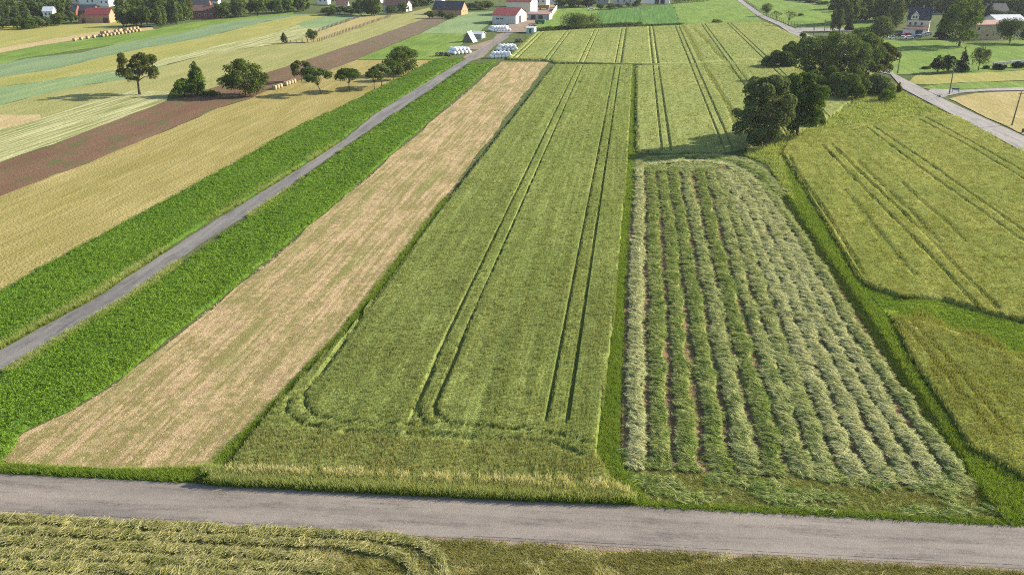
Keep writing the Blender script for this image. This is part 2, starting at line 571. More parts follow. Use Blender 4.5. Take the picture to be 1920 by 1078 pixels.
# one ground sheet to the horizon, gently rolling far away
def ground():
    xs = np.unique(np.concatenate([np.linspace(-3000, 3000, 41), np.linspace(-600, 400, 41)]))
    ys = np.unique(np.concatenate([np.linspace(-1500, 4500, 41), np.linspace(-100, 900, 41)]))
    X, Y = np.meshgrid(xs, ys)
    far = np.clip((np.hypot(X, Y) - 1300) / 1200, 0, 1)
    Z = far * 40 * fbm(X / 700, Y / 700, 5)
    V = np.stack([X, Y, Z], -1).reshape(-1, 3)
    nx = len(xs)
    i, j = np.meshgrid(np.arange(len(ys) - 1), np.arange(nx - 1), indexing='ij')
    a = (i * nx + j).ravel()
    F = np.stack([a, a + 1, a + nx + 1, a + nx], 1)
    return tag(link('ground', mesh_from('ground', V, F, M['soil_ground'], smooth=True)),
               'rough green grassland between and beyond all the fields', 'ground', kind='structure')


ground()

# --- grid field with real height: tracks are pressed lanes in the crop
CROPS = []


def crop_field(name, poly, mat, h, dx, dy, label, tracks=(), tw=0.26, extra_x=(), rough=.12, weeds=(), seed=1):
    poly = np.asarray(poly, float)
    y0, y1 = poly[:, 1].min(), poly[:, 1].max()
    x0, x1 = poly[:, 0].min(), poly[:, 0].max()
    ys = np.arange(y0 + 1e-3, y1, dy)
    xs = np.unique(np.round(np.concatenate([np.arange(x0, x1 + dx, dx)] + [np.array([c - tw - .06, c - tw + .06, c + tw - .06, c + tw + .06]) for c in extra_x]), 3))
    rows = []
    for y in ys:
        ints = []
        for a, b in zip(poly, np.roll(poly, -1, 0)):
            if (a[1] > y) != (b[1] > y):
                ints.append(a[0] + (y - a[1]) * (b[0] - a[0]) / (b[1] - a[1]))
        rows.append((min(ints), max(ints)) if ints else (x0, x0))
    R = np.array(rows)
    jit = (fbm(ys * .7, ys * 0, seed + 40) - .5) * .8
    X = np.clip(xs[None, :], (R[:, 0] + jit * .5)[:, None], (R[:, 1] + jit * .5)[:, None])
    Y = np.repeat(ys[:, None], len(xs), 1)
    edge = (X != xs[None, :])
    P = np.stack([X.ravel(), Y.ravel()], 1)
    Z = h * (1 - rough / 2 + rough * 2 * (fbm(P[:, 0] * .9, P[:, 1] * .5, seed) - .5)
             + .5 * rough * (vnoise(P[:, 0] * 4, P[:, 1] * 4, seed + 9) - .5))
    for tr in tracks:
        d = dist_poly(P, tr)
        Z = np.where(d < tw, 0.10 * h + 0.3 * h * vnoise(P[:, 0] * 3, P[:, 1] * .5, seed + 3), Z)
    for tr, w in weeds:
        d = dist_poly(P, tr) - w * (fbm(P[:, 0] * .5, P[:, 1] * .5, seed + 8) - .3)
        Z = np.where(d < w * .5, Z * .6, Z)
    Z = Z.reshape(X.shape)
    Z[edge] = 0.0
    Z[0, :] = 0; Z[-1, :] = 0
    V = np.stack([X, Y, np.maximum(Z, 0.0) + 0.03], -1).reshape(-1, 3)
    nx = len(xs)
    i, j = np.meshgrid(np.arange(len(ys) - 1), np.arange(nx - 1), indexing='ij')
    a = (i * nx + j).ravel()
    F = np.stack([a, a + 1, a + nx + 1, a + nx], 1)
    e = edge.ravel()
    keep = ~(e[F].all(1))
    F = F[keep]
    used = np.unique(F)
    remap = np.zeros(len(V), np.int64); remap[used] = np.arange(len(used))
    o = link(name, mesh_from(name, V[used], remap[F], mat, smooth=False))
    return tag(o, label, 'field', kind='structure')


# --- tufts and other many-times-repeated plants: points with a spin, a size and a variant, instanced by geometry nodes
def blades(n, rad, h, w, lean, seed, curve=0.25, segs=2, top=0.15):
    """upright blades; t = height share"""
    r = np.random.default_rng(seed)
    V = []; F = []; T = []; Rr = []
    for k in range(n):
        a = r.uniform(0, 2 * math.pi); q = rad * math.sqrt(r.uniform())
        bx, by = q * math.cos(a), q * math.sin(a)
        d = r.uniform(0, 2 * math.pi); hh = h * r.uniform(.7, 1.12); ln = lean * r.uniform(.3, 1.2)
        f = r.uniform(0, math.pi); ca, sa = math.cos(f) * w / 2, math.sin(f) * w / 2
        rv = r.uniform()
        base = len(V)
        for s in range(segs + 1):
            u = s / segs
            off = ln * (u * (1 - curve) + curve * u * u)
            ww = 1 - (1 - top) * u ** 1.5
            cx, cy, cz = bx + math.cos(d) * off, by + math.sin(d) * off, hh * u
            V += [(cx - ca * ww, cy - sa * ww, cz), (cx + ca * ww, cy + sa * ww, cz)]
            T += [u, u]; Rr += [rv, rv]
            if s: F.append((base + 2 * s - 2, base + 2 * s - 1, base + 2 * s + 1, base + 2 * s))
    return np.array(V), np.array(F), T, Rr


def leaves_dome(n, rad, h, size, seed):
    r = np.random.default_rng(seed)
    V = []; F = []; T = []; Rr = []
    for k in range(n):
        a = r.uniform(0, 2 * math.pi); q = rad * math.sqrt(r.uniform())
        z = h * (0.15 + .85 * r.uniform() * (1 - .5 * (q / rad) ** 2))
        c = np.array((q * math.cos(a), q * math.sin(a), z))
        nrm = r.normal(size=3) * .7 + np.array((math.cos(a) * .5, math.sin(a) * .5, 1.)); nrm /= np.linalg.norm(nrm)
        u = np.cross(nrm, r.normal(size=3)); u /= np.linalg.norm(u); v = np.cross(nrm, u)
        s = size * r.uniform(.6, 1.3)
        b = len(V)
        V += [c - u * s * .9, c + v * s * .42, c + u * s, c - v * s * .42]
        F.append((b, b + 1, b + 2, b + 3)); T += [z / h] * 4; Rr += [r.uniform()] * 4
    return np.array(V), np.array(F), T, Rr


def wisps(n, rad, L, w, seed, lift=.16, spread=.6):
    """lying, bowed stalks of cut grass, mostly along local x"""
    r = np.random.default_rng(seed)
    V = []; F = []; T = []; Rr = []
    for k in range(n):
        a = r.normal() * spread; l = L * r.uniform(.5, 1.2)
        cx, cy = r.uniform(-rad, rad), r.uniform(-rad, rad)
        dx, dy = math.cos(a), math.sin(a); bow = r.normal() * .22; up = lift * r.uniform(.3, 1.3); z0 = r.uniform(0, .12)
        rv = r.uniform(); b = len(V); tw = r.uniform(-.8, .8)
        for s in range(5):
            u = s / 4 - .5
            px = cx + dx * u * l - dy * bow * (u * u * 4 - .5) * l; py = cy + dy * u * l + dx * bow * (u * u * 4 - .5) * l
            pz = z0 + up * (1 - 4 * u * u) + (.07 * u if s > 2 else 0)
            ww = w * (.9 if s < 3 else .5) * .5
            V += [(px - dy * -ww, py + dx * -ww, pz - ww * tw), (px - dy * ww, py + dx * ww, pz + ww * tw)]
            T += [s / 4] * 2; Rr += [rv] * 2
            if s: F.append((b + 2 * s - 2, b + 2 * s - 1, b + 2 * s + 1, b + 2 * s))
    return np.array(V), np.array(F), T, Rr


def source(name, data, mat):
    V, F, T, Rr = data
    me = mesh_from(name, V, np.asarray(F), mat, attr={'t': T, 'r': Rr})
    return bpy.data.objects.new(name, me)


def scatter(name, P, rot, scl, var, sources, label, cat, parent=None):
    """P (N,3), rot (N,) spin or (N,3), scl (N,3)"""
    me = bpy.data.meshes.new(name)
    me.vertices.add(len(P)); me.vertices.foreach_set('co', np.asarray(P, np.float32).ravel())
    rot = np.asarray(rot, np.float32)
    if rot.ndim == 1: rot = np.stack([rot * 0, rot * 0, rot], 1)
    a = me.attributes.new('spin', 'FLOAT_VECTOR', 'POINT'); a.data.foreach_set('vector', rot.ravel())
    a = me.attributes.new('size', 'FLOAT_VECTOR', 'POINT'); a.data.foreach_set('vector', np.asarray(scl, np.float32).ravel())
    a = me.attributes.new('kindno', 'INT', 'POINT'); a.data.foreach_set('value', np.asarray(var, np.int32))
    o = link(name, me, parent)
    ng = bpy.data.node_groups.new(name, 'GeometryNodeTree')
    ng.interface.new_socket('Geometry', in_out='INPUT', socket_type='NodeSocketGeometry')
    ng.interface.new_socket('Geometry', in_out='OUTPUT', socket_type='NodeSocketGeometry')
    gi = ng.nodes.new('NodeGroupInput'); go = ng.nodes.new('NodeGroupOutput')

    def named(n_, t_):
        q = ng.nodes.new('GeometryNodeInputNamedAttribute'); q.data_type = t_; q.inputs[0].default_value = n_
        return [s for s in q.outputs if s.enabled][0]
    j = ng.nodes.new('GeometryNodeJoinGeometry')
    sp, sz, kn = named('spin', 'FLOAT_VECTOR'), named('size', 'FLOAT_VECTOR'), named('kindno', 'INT')
    for k, s in enumerate(sources):
        oi = ng.nodes.new('GeometryNodeObjectInfo'); oi.inputs['Object'].default_value = s; oi.inputs['As Instance'].default_value = True
        cmp_ = ng.nodes.new('FunctionNodeCompare'); cmp_.data_type = 'INT'; cmp_.operation = 'EQUAL'
        ins = [q for q in cmp_.inputs if q.enabled]
        ng.links.new(kn, ins[0]); ins[1].default_value = k
        ip = ng.nodes.new('GeometryNodeInstanceOnPoints')
        ng.links.new(gi.outputs[0], ip.inputs['Points']); ng.links.new(cmp_.outputs[0], ip.inputs['Selection'])
        ng.links.new(oi.outputs['Geometry'], ip.inputs['Instance'])
        ng.links.new(sp, ip.inputs['Rotation']); ng.links.new(sz, ip.inputs['Scale'])
        ng.links.new(ip.outputs[0], j.inputs[0])
    ng.links.new(j.outputs[0], go.inputs[0])
    md = o.modifiers.new('plants', 'NODES'); md.node_group = ng
    if parent is None: tag(o, label, cat)
    o['kind'] = 'stuff'
    return o


TOTAL = [0]


def lod_points(poly, s0, ref=80., smax=1.4, avoid=(), aw=.3, seed=3, ymax=None, keep=None, rows=0):
    """jittered points inside poly, spacing grows with distance from the near road"""
    poly = np.asarray(poly, float)
    r = np.random.default_rng(seed)
    y, yend = poly[:, 1].min(), poly[:, 1].max()
    if ymax: yend = min(yend, ymax)
    x0, x1 = poly[:, 0].min(), poly[:, 0].max()
    PP = []; SS = []
    while y < yend:
        s = min(s0 * max(1., y / ref), smax)
        band = min(y + max(s * 8, 4), yend)
        gx, gy = np.meshgrid(np.arange(x0, x1, s), np.arange(y, band, s))
        P = np.stack([gx.ravel(), gy.ravel()], 1)
        P = P + r.uniform(-.5, .5, P.shape) * s
        if rows: P[:, 0] = np.round(P[:, 0] / rows) * rows + r.normal(0, .035, len(P))
        PP.append(P); SS.append(np.full(len(P), s / s0))
        y = band
    P = np.concatenate(PP); S = np.concatenate(SS)
    m = inside(P, poly)
    # only what the picture or a viewer a few steps aside can see
    fov = np.abs(np.arctan2(P[:, 0] * math.cos(YAW) + P[:, 1] * math.sin(YAW), -P[:, 0] * math.sin(YAW) + P[:, 1] * math.cos(YAW)))
    m &= fov < math.radians(44)
    P, S = P[m], S[m]
    for tr in avoid:
        d = dist_poly(P, tr); k = d > aw; P, S = P[k], S[k]
    if keep is not None:
        k = keep(P); P, S = P[k], S[k]
    TOTAL[0] += len(P)
    return P, S


def tufts(name, poly, sources, label, cat='crop', s0=.28, h=1., ref=80., smax=1.6, avoid=(), aw=.3, seed=3, ymax=None, keep=None, z=.02, hfun=None, wide=.9, rows=0):
    P, S = lod_points(poly, s0, ref, smax, avoid, aw, seed, ymax, keep, rows)
    if not len(P): return None
    r = np.random.default_rng(seed + 1)
    hh = h * r.uniform(.85, 1.12, len(P))
    if hfun is not None: hh = hh * hfun(P)
    w = np.power(S, wide) * r.uniform(.9, 1.15, len(P))
    scl = np.stack([w, w, hh], 1)
    P3 = np.concatenate([P, np.full((len(P), 1), z)], 1)
    return scatter(name, P3, r.uniform(0, 6.28, len(P)), scl, r.integers(0, len(sources), len(P)), sources, label, cat)


# ------------------------------------------------------------------ roads
def strip(pts_a, pts_b): return [tuple(p) for p in pts_a] + [tuple(p) for p in pts_b][::-1]


def ragged(a, b, n, amp, seed):
    """points from a to b with a crumbling edge"""
    a = np.array(a); b = np.array(b); t = np.linspace(0, 1, n)
    d = b - a; nr = np.array((-d[1], d[0])) / np.hypot(*d)
    L = np.hypot(*d)
    w = (fbm(t * L * .45, t * 0, seed, 4) - .5) * 2 * amp
    return [tuple(a + d * k + nr * q) for k, q in zip(t, w)]


RD_A, RD_B = at(0, 888), at(1920, 986)          # far edge
RN_A, RN_B = at(0, 963), at(1920, 1066)         # near edge


def beyond(a, b, s): return a - (b - a) * s, b + (b - a) * s


fa, fb = beyond(RD_A, RD_B, 1.2)
na, nb = beyond(RN_A, RN_B, 1.2)
shift = lambda p, d: (p[0], p[1] + d)
sheet('dirt_shoulder', strip(ragged(shift(fa, .35), shift(fb, .35), 400, .12, 3), ragged(shift(na, -.5), shift(nb, -.5), 400, .16, 4)), M['dirt'],
      'narrow strip of pinkish dirt and gravel along both edges of the near road', 'road shoulder', z=.03)
sheet('road', strip(ragged(fa, fb, 400, .10, 1), ragged(na, nb, 400, .10, 2)), M['asphalt'],
      'worn grey country road crossing the whole foreground', 'road', z=.045)
mud = NT('dark_crack'); mud.diffuse((.03, .028, .027), .9)
crk = MB()
for (px0, px1, seed, off) in ((0, 130, 5, 0), (930, 1920, 6, 0), (150, 520, 8, .05)):
    a = RN_A + (RN_B - RN_A) * (px0 / 1920); b = RN_A + (RN_B - RN_A) * (px1 / 1920)
    top = ragged(shift(a, .30 + off), shift(b, .30 + off), 120, .05, seed)
    for i in range(len(top) - 1):
        if random.random() < .1: continue
        w = random.uniform(.02, .05)
        (x0, y0), (x1, y1) = top[i], top[i + 1]
        crk.add([(x0, y0, .049), (x1, y1, .049), (x1, y1 + w, .049), (x0, y0 + w, .049)], [(0, 1, 2, 3)])
tag(crk.build('edge_crack', mud.m), 'thin dark crack running along the near edge of the foreground road', 'crack', kind='structure')

LANE_L = ats([(-60, 690), (0, 657), (180, 560), (361, 440), (501, 355), (640, 267), (705, 213), (790, 161), (860, 119), (905, 91), (938, 70), (948, 62)])
LANE_R = ats([(-40, 718), (0, 695), (230, 560), (374, 460), (514, 370), (640, 280), (722, 224), (806, 169), (877, 119), (916, 93), (950, 70), (962, 62)])
lane_l = [(LANE_L[0][0] - .8, 40)] + [tuple(p) for p in LANE_L]
lane_r = [(LANE_R[0][0] - .3, 40)] + [tuple(p) for p in LANE_R]


def resample(line, n, amp, seed):
    L = np.array(line, float); d = np.concatenate([[0], np.cumsum(np.hypot(*np.diff(L, axis=0).T))])
    t = np.linspace(0, d[-1], n)
    x = np.interp(t, d, L[:, 0]); y = np.interp(t, d, L[:, 1])
    return [(a + (q - .5) * 2 * amp, b) for a, b, q in zip(x, y, fbm(t * .4, t * 0, seed, 3))]


sheet('farm_lane', strip(resample(lane_l, 260, .25, 11), resample(lane_r, 260, .25, 12)), M['lane_asphalt'],
      'narrow grey lane running straight from the left edge up to the farm', 'lane', z=.06)
# pale wheel paths of the lane
cx = [((a[0] + b[0]) / 2, (a[1] + b[1]) / 2) for a, b in zip(lane_l, lane_r)]

L2_L = ats([(1372, -4), (1380, 0), (1420, 31), (1460, 49), (1490, 69), (1560, 108), (1640, 135), (1670, 141), (1693, 168), (1763, 205), (1853, 251), (1920, 287), (1990, 325)])
L2_R = ats([(1384, -4), (1390, 0), (1432, 30), (1470, 46), (1502, 60), (1590, 98), (1660, 128), (1681, 142), (1728, 166), (1772, 189), (1850, 225), (1920, 257), (1990, 292)])
sheet('side_road', strip([(x, y) for x, y in L2_L] + [(L2_L[-1][0], 60)], [(x, y) for x, y in L2_R] + [(L2_R[-1][0], 60)]), M['lane_pale'],
      'pale grey side road at the right edge, running up behind the hedge', 'road', z=.2)
sheet('access_road', [tuple(at(*p)) for p in ((1740, 172), (1765, 184), (1800, 176), (1850, 172), (1925, 171), (2100, 169), (2100, 163), (1925, 165), (1800, 170), (1745, 168))], M['lane_pale'],
      'narrow pale track leaving the side road to the right by the utility pole', 'road', z=.205)
sheet('gravel_track', [tuple(at(*p)) for p in ((1483, 62), (1480, 56), (1505, 54), (1600, 55), (1600, 60), (1500, 60))], M['lane_pale'],
      'pale gravel track along the foot of the paddock beyond the hedge', 'track', z=.21)
sheet('farm_yard', [tuple(at(*p)) for p in ((930, 62), (985, 62), (1000, 50), (1025, 38), (1050, 10), (960, 8), (960, 44))], M['dirt'],
      'bare sandy yard between the red-roofed farm buildings', 'yard', z=.22)
sheet('track_side', [tuple(at(*p)) for p in ((862, 92), (905, 80), (925, 74), (930, 66), (945, 62), (955, 70), (925, 88), (918, 97), (905, 108), (880, 116), (868, 108), (880, 100), (898, 94))], M['dirt'],
      'bare trampled ground beside the lane near the wrapped bales', 'ground', z=.05)

# ------------------------------------------------------------------ flat fields, far left, from the near strip outwards
def S(name, px, mat, label, cat='field'): return sheet(name, roughen([tuple(at(*p)) for p in px], 3.0, .75, 3), M[mat], label, cat)


S('beyond_meadow', [(-500, -8), (2400, -8), (2400, -60), (-500, -60)], 'bright', 'green meadows beyond the village at the top of the picture', 'meadow')
S('far_field', [(-300, 57), (140, 47), (215, 40), (245, 48), (215, 56), (100, 73), (0, 91), (-300, 140)], 'yellow_field2',
  'yellow field below the wood at the top left corner')
S('fallow_field', [(-300, 142), (0, 91), (100, 73), (215, 56), (285, 52), (290, 56), (190, 68), (75, 86), (0, 100), (-300, 160)], 'peach',
  'thin bare brown strip below the yellow field at top left')
S('grass_strip', [(-300, 162), (0, 100), (75, 86), (190, 68), (290, 56), (360, 42), (550, 24), (550, 32), (350, 62), (225, 83), (50, 109), (0, 122), (-300, 190)], 'bright',
  'green and yellow grass strip above the blue-green rye field')
S('rye_field', [(-300, 192), (0, 121), (50, 110), (150, 100), (225, 82), (350, 60), (400, 47), (480, 35), (550, 28), (590, 27), (560, 32), (500, 40), (480, 46), (375, 73), (275, 90), (200, 106), (105, 130), (0, 146), (-300, 222)], 'teal',
  'long blue-green rye field crossing the upper left')
S('ripe_field', [(-300, 224), (0, 146), (105, 130), (200, 106), (275, 90), (375, 73), (480, 46), (550, 31), (610, 27), (612, 31), (560, 46), (500, 67), (480, 72), (400, 89), (288, 116), (230, 130), (160, 140), (100, 150), (0, 164), (-300, 245)], 'yellow_field2',
  'yellow ripening field below the long blue-green rye field')
S('mint_field', [(-300, 247), (0, 164), (100, 150), (160, 140), (230, 130), (330, 113), (300, 128), (232, 150), (150, 162), (75, 179), (0, 199), (-300, 290)], 'mint',
  'pale mint-green strip left of the tall walnut tree')
S('cut_hay_strip', [(207, 138), (290, 116), (400, 88), (500, 67), (560, 46), (620, 52), (600, 62), (573, 72), (530, 82), (400, 100), (290, 127), (240, 140)], 'pale_hay',
  'pale strip of drying hay running up to the small fenced meadow')
S('mint_field', [(555, 46), (612, 30), (678, 27), (735, 31), (675, 33), (615, 52), (573, 54)], 'mint',
  'small pale green field above the post fences at the top')
S('fenced_meadow', [(573, 72), (620, 52), (675, 33), (760, 27), (733, 32), (660, 58), (595, 80), (535, 82)], 'dry',
  'dry golden meadow between the two lines of fence posts')
S('barley_strip', [(-300, 292), (0, 199), (75, 179), (150, 162), (232, 150), (300, 127), (400, 100), (530, 83), (595, 80), (660, 58), (733, 32), (770, 24), (805, 15), (815, 30), (790, 38), (695, 72), (600, 105), (495, 139), (422, 160), (380, 171), (322, 172), (237, 171), (210, 182), (160, 195), (144, 200), (77, 223), (75, 217), (0, 217), (-300, 300)], 'yellow_field',
  'wide pale yellow-green grain strip above the brown ploughed strip')
S('peach_patch', [(-200, 285), (0, 216), (75, 216), (77, 223), (27, 238), (0, 245), (-200, 300)], 'peach', 'small peach-coloured bare patch at the left edge')
S('cut_hay_field', [(-300, 400), (0, 305), (100, 272), (200, 233), (287, 201), (312, 190), (322, 172), (237, 171), (210, 182), (160, 195), (77, 223), (27, 238), (0, 241), (-300, 302)], 'pale_hay',
  'pale field of raked hay lines at the left edge above the brown soil')
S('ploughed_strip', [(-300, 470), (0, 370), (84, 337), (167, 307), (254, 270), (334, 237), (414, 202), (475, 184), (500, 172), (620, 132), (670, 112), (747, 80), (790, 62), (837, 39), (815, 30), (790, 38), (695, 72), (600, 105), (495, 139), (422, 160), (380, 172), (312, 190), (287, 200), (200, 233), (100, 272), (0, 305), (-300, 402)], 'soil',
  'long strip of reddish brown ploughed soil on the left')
S('golden_meadow', [(-300, 700), (0, 548), (214, 431), (427, 315), (568, 234), (645, 200), (700, 172), (750, 147), (812, 114), (670, 113), (620, 132), (500, 172), (475, 184), (414, 203), (334, 237), (254, 270), (167, 307), (84, 337), (0, 370), (-300, 472)], 'gold',
  'wide golden meadow between the brown soil and the green strip')
S('mint_field', [(790, 63), (837, 40), (875, 24), (925, 22), (930, 30), (915, 48), (900, 60), (870, 65)], 'mint',
  'pale green field left of the red-roofed farm hall')
S('beet_field', [(670, 112), (747, 81), (790, 63), (870, 65), (868, 82), (850, 100), (838, 108), (812, 113)], 'bright',
  'dark green crop field left of the wrapped bales beside the lane')
S('row_field', [(1115, 50), (1122, 20), (1200, 14), (1200, 49)], 'rows', 'striped green row-crop field right of the round bush near the top')
S('row_field', [(1200, 49), (1200, 14), (1262, 9), (1276, 48)], 'rows', 'middle striped green row-crop field below the white garages')
S('row_field', [(1276, 48), (1262, 9), (1330, -4), (1378, -4), (1432, 43)], 'bright', 'bright green field in the corner beside the far side road')
S('garden_lawn', [(985, 60), (1010, 42), (1042, 18), (1122, 14), (1115, 51), (1040, 57)], 'bright', 'lawn behind the red-roofed farm running down to the hedge')
S('paddock', [(1392, -2), (1560, 0), (1670, 20), (1670, 60), (1500, 56), (1470, 44), (1430, 28)], 'bright', 'sunny green paddock right of the far side road')
S('house_meadow', [(1670, 141), (1600, 100), (1640, 76), (1740, 74), (1800, 82), (1920, 76), (2200, 60), (2200, 128), (1920, 132), (1800, 140), (1720, 140)], 'bright', 'green meadow below the white house and parked cars')
S('dry_strip', [(1700, 158), (1720, 142), (1800, 140), (1920, 133), (2200, 120), (2200, 150), (1920, 152), (1800, 156), (1740, 160)], 'yellow_field2', 'pale strip of dry grass below the round shrubs at right')
S('lawn_strip', [(1728, 166), (1745, 161), (1800, 157), (1920, 153), (2200, 151), (2200, 162), (1920, 165), (1800, 169), (1740, 168)], 'bright', 'mown bright green strip above the narrow track at right')
S('dry_meadow', [(1780, 187), (1830, 176), (1920, 172), (2200, 172), (2200, 400), (1920, 254), (1850, 222)], 'dry', 'dry golden meadow at the right edge around the leaning pole')
S('straw_field', [(22, 872), (0, 862), (43, 815), (140, 770), (214, 725), (367, 605), (424, 558), (534, 467), (640, 377), (940, 117), (1028, 118), (834, 370), (640, 623), (534, 734), (478, 794), (417, 850), (396, 878), (380, 890)], 'straw',
  'long strip of cut straw on bare stubble left of the wheat', 'field')

# ------------------------------------------------------------------ standing crops
src_wheat = [source('wheat_tuft', blades(13, .15, .8, .04, .09, 20 + k, segs=2, top=.55), M['wheat_blade']) for k in range(3)]
src_edge = [source('headland_wheat_tuft', blades(13, .17, .8, .035, .12, 120 + k, segs=2, top=.6), M['edge_blade']) for k in range(3)]
src_far = [source('grain_tuft', blades(11, .25, .8, .09, .12, 30 + k, segs=1, top=.6), M['far_wheat_blade']) for k in range(3)]
src_barley = [source('barley_tuft', blades(13, .22, .8, .05, .22, 40 + k, segs=2, top=.5), M['barley_blade']) for k in range(3)]
src_green = [source('leafy_tuft', leaves_dome(38, .28, .75, .10, 50 + k), M['green_blade']) for k in range(3)]
src_verge = [source('grass_tuft', blades(16, .22, .85, .045, .38, 60 + k, segs=3), M['verge_blade']) for k in range(3)]
src_bright = [source('bright_grass_tuft', blades(16, .24, .7, .05, .35, 70 + k, segs=3), M['verge_bright']) for k in range(3)]
src_olive = [source('olive_grass_tuft', blades(16, .24, .7, .05, .35, 75 + k, segs=2), M['olive_blade']) for k in range(3)]
src_dark = [source('shade_toned_grass_tuft', blades(16, .24, .7, .05, .35, 85 + k, segs=2), M['shade_toned_blade']) for k in range(3)]
src_straw = [source('straw_wisp', wisps(9, .22, .5, .035, 80 + k, lift=.025, spread=1.2), M['straw_bits']) for k in range(3)]
src_hay = {k: [source('hay_wisp', wisps(16, .15, .84, .032, 90 + j, lift=.12, spread=.22), M['hay_' + k]) for j in range(3)] for k in ('green', 'pale', 'mixed', 'front')}
src_hay['front'] = [source('flat_hay_wisp', wisps(15, .18, .8, .03, 95 + j, lift=.06, spread=.4), M['hay_front']) for j in range(3)]


def tp(*pts): return [at(*p) for p in pts]


wheat_poly = tp((424, 887), (452, 858), (490, 798), (550, 735), (656, 623), (849, 370), (1040, 124), (1185, 124.5), (1177, 300), (1163, 450), (1150, 600),
                (1130, 760), (1117, 850), (1121, 867), (1150, 914), (1000, 908), (700, 895), (550, 889))
TA = [tp((771, 796), (786, 758), (811, 700)) + [np.array((-18.9, y)) for y in (90, 150, 306)],
      tp((817, 790), (818, 760), (844, 700)) + [np.array((-17.05, y)) for y in (90, 150, 306)]]
XC = (-6.2, -4.35)
wheat_tracks = TA + [
    [np.array((XC[0], 69.5)), np.array((XC[0], 306))], [np.array((XC[1], 69.5)), np.array((XC[1], 306))],
    tp((960, 222), (850, 362), (720, 545), (607, 703), (573, 743), (572, 767), (590, 787), (634, 799), (734, 804), (817, 807), (900, 808), (985, 815), (1050, 824), (1095, 838)),
    tp((543, 753), (537, 783), (567, 803), (634, 819), (800, 823), (967, 833), (1040, 840), (1095, 866)),
    tp((784, 765), (788, 790), (803, 806)), tp((814, 770), (822, 788), (840, 800), (867, 807))]
crop_field('wheat_field', wheat_poly, M['wheat'], .62, .24, .5, 'long green wheat field with tramlines in the middle of the picture',
           tracks=wheat_tracks, tw=.22, extra_x=(-18.9, -17.05) + XC, seed=11, rough=.16)


WAV0 = wheat_tracks
tufts('headland_wheat', wheat_poly, src_edge, 'yellowish wheat stalks on the headland by the road', 'wheat', s0=.27, h=.98, seed=67, ymax=67.2, avoid=WAV0, aw=.27, keep=lambda P: P[:, 1] < 62.5 + 4.5 * fbm(P[:, 0] * .25, P[:, 1] * .25, 68))


def wheat_h(P):
    return .78 + .22 * fbm(P[:, 0] * .16, P[:, 1] * .1, 77) + .26 * vnoise(P[:, 0] * 1.6, P[:, 1] * .015, 78)


WAV = wheat_tracks
tufts('wheat_stalks', wheat_poly, src_wheat, 'green wheat stalks standing in the middle field', 'wheat', s0=.27, h=.98, avoid=WAV, aw=.25, seed=21, hfun=wheat_h, wide=.75, smax=1.2, rows=.42)

far_poly = tp((1042, 121), (1032, 115), (949, 113), (975, 86), (1003, 63), (1100, 57), (1280, 50), (1300, 47), (1436, 44), (1490, 69), (1560, 108), (1560, 112), (1640, 140), (1640, 150), (1440, 116), (1400, 113), (1280, 121))
mid_poly = tp((1193, 288), (1193, 126), (1280, 124), (1400, 116), (1440, 118), (1560, 150), (1600, 190), (1540, 236), (1500, 250), (1440, 262), (1400, 280), (1330, 292))
FX = [-43.6, -41.8, -31.8, -30.0, -18.9, -17.05, -6.2, -4.35, 6.75, 8.55, 19.6, 21.4, 33, 34.8, 46.5, 48.3]
far_tracks = [[np.array((x, 286)), np.array((x, 640))] for x in FX]
weedstrip = tp((1280, 50), (1300, 85), (1315, 120), (1340, 160), (1367, 205), (1385, 250))
crop_field('far_wheat_field', far_poly, M['far_wheat'], .7, .9, 2.2, 'pale wheat field at the top behind the cross path, lined with tramlines', tracks=far_tracks, tw=.24, extra_x=FX, seed=12,
           weeds=[(weedstrip, 1.2), (tp((1300, 55), (1330, 85), (1360, 120)), 1.0)])
mid_tracks = [[np.array((x, 168)), np.array((x, 316))] for x in FX[8:]]
crop_field('side_wheat_field', mid_poly, M['far_wheat'], .65, .4, 1.0, 'pale wheat field between the grass strip and the two big trees', tracks=mid_tracks, tw=.24, extra_x=FX[8:], seed=13,
           weeds=[(weedstrip, .8), (tp((1365, 128), (1400, 165), (1430, 200)), .5), (tp((1330, 140), (1345, 165), (1358, 190)), .5), (tp((1385, 135), (1410, 160)), .4)])
tufts('far_wheat_stalks', far_poly, src_far, 'pale wheat stalks in the field behind the cross path', 'wheat', s0=.30, h=1., ref=80, smax=.85, avoid=far_tracks, aw=.36, seed=23, wide=.45)
tufts('side_wheat_stalks', mid_poly, src_far, 'pale wheat stalks left of the two big trees', 'wheat', s0=.30, h=.95, ref=80, smax=.7, avoid=mid_tracks, aw=.33, seed=24, wide=.45)

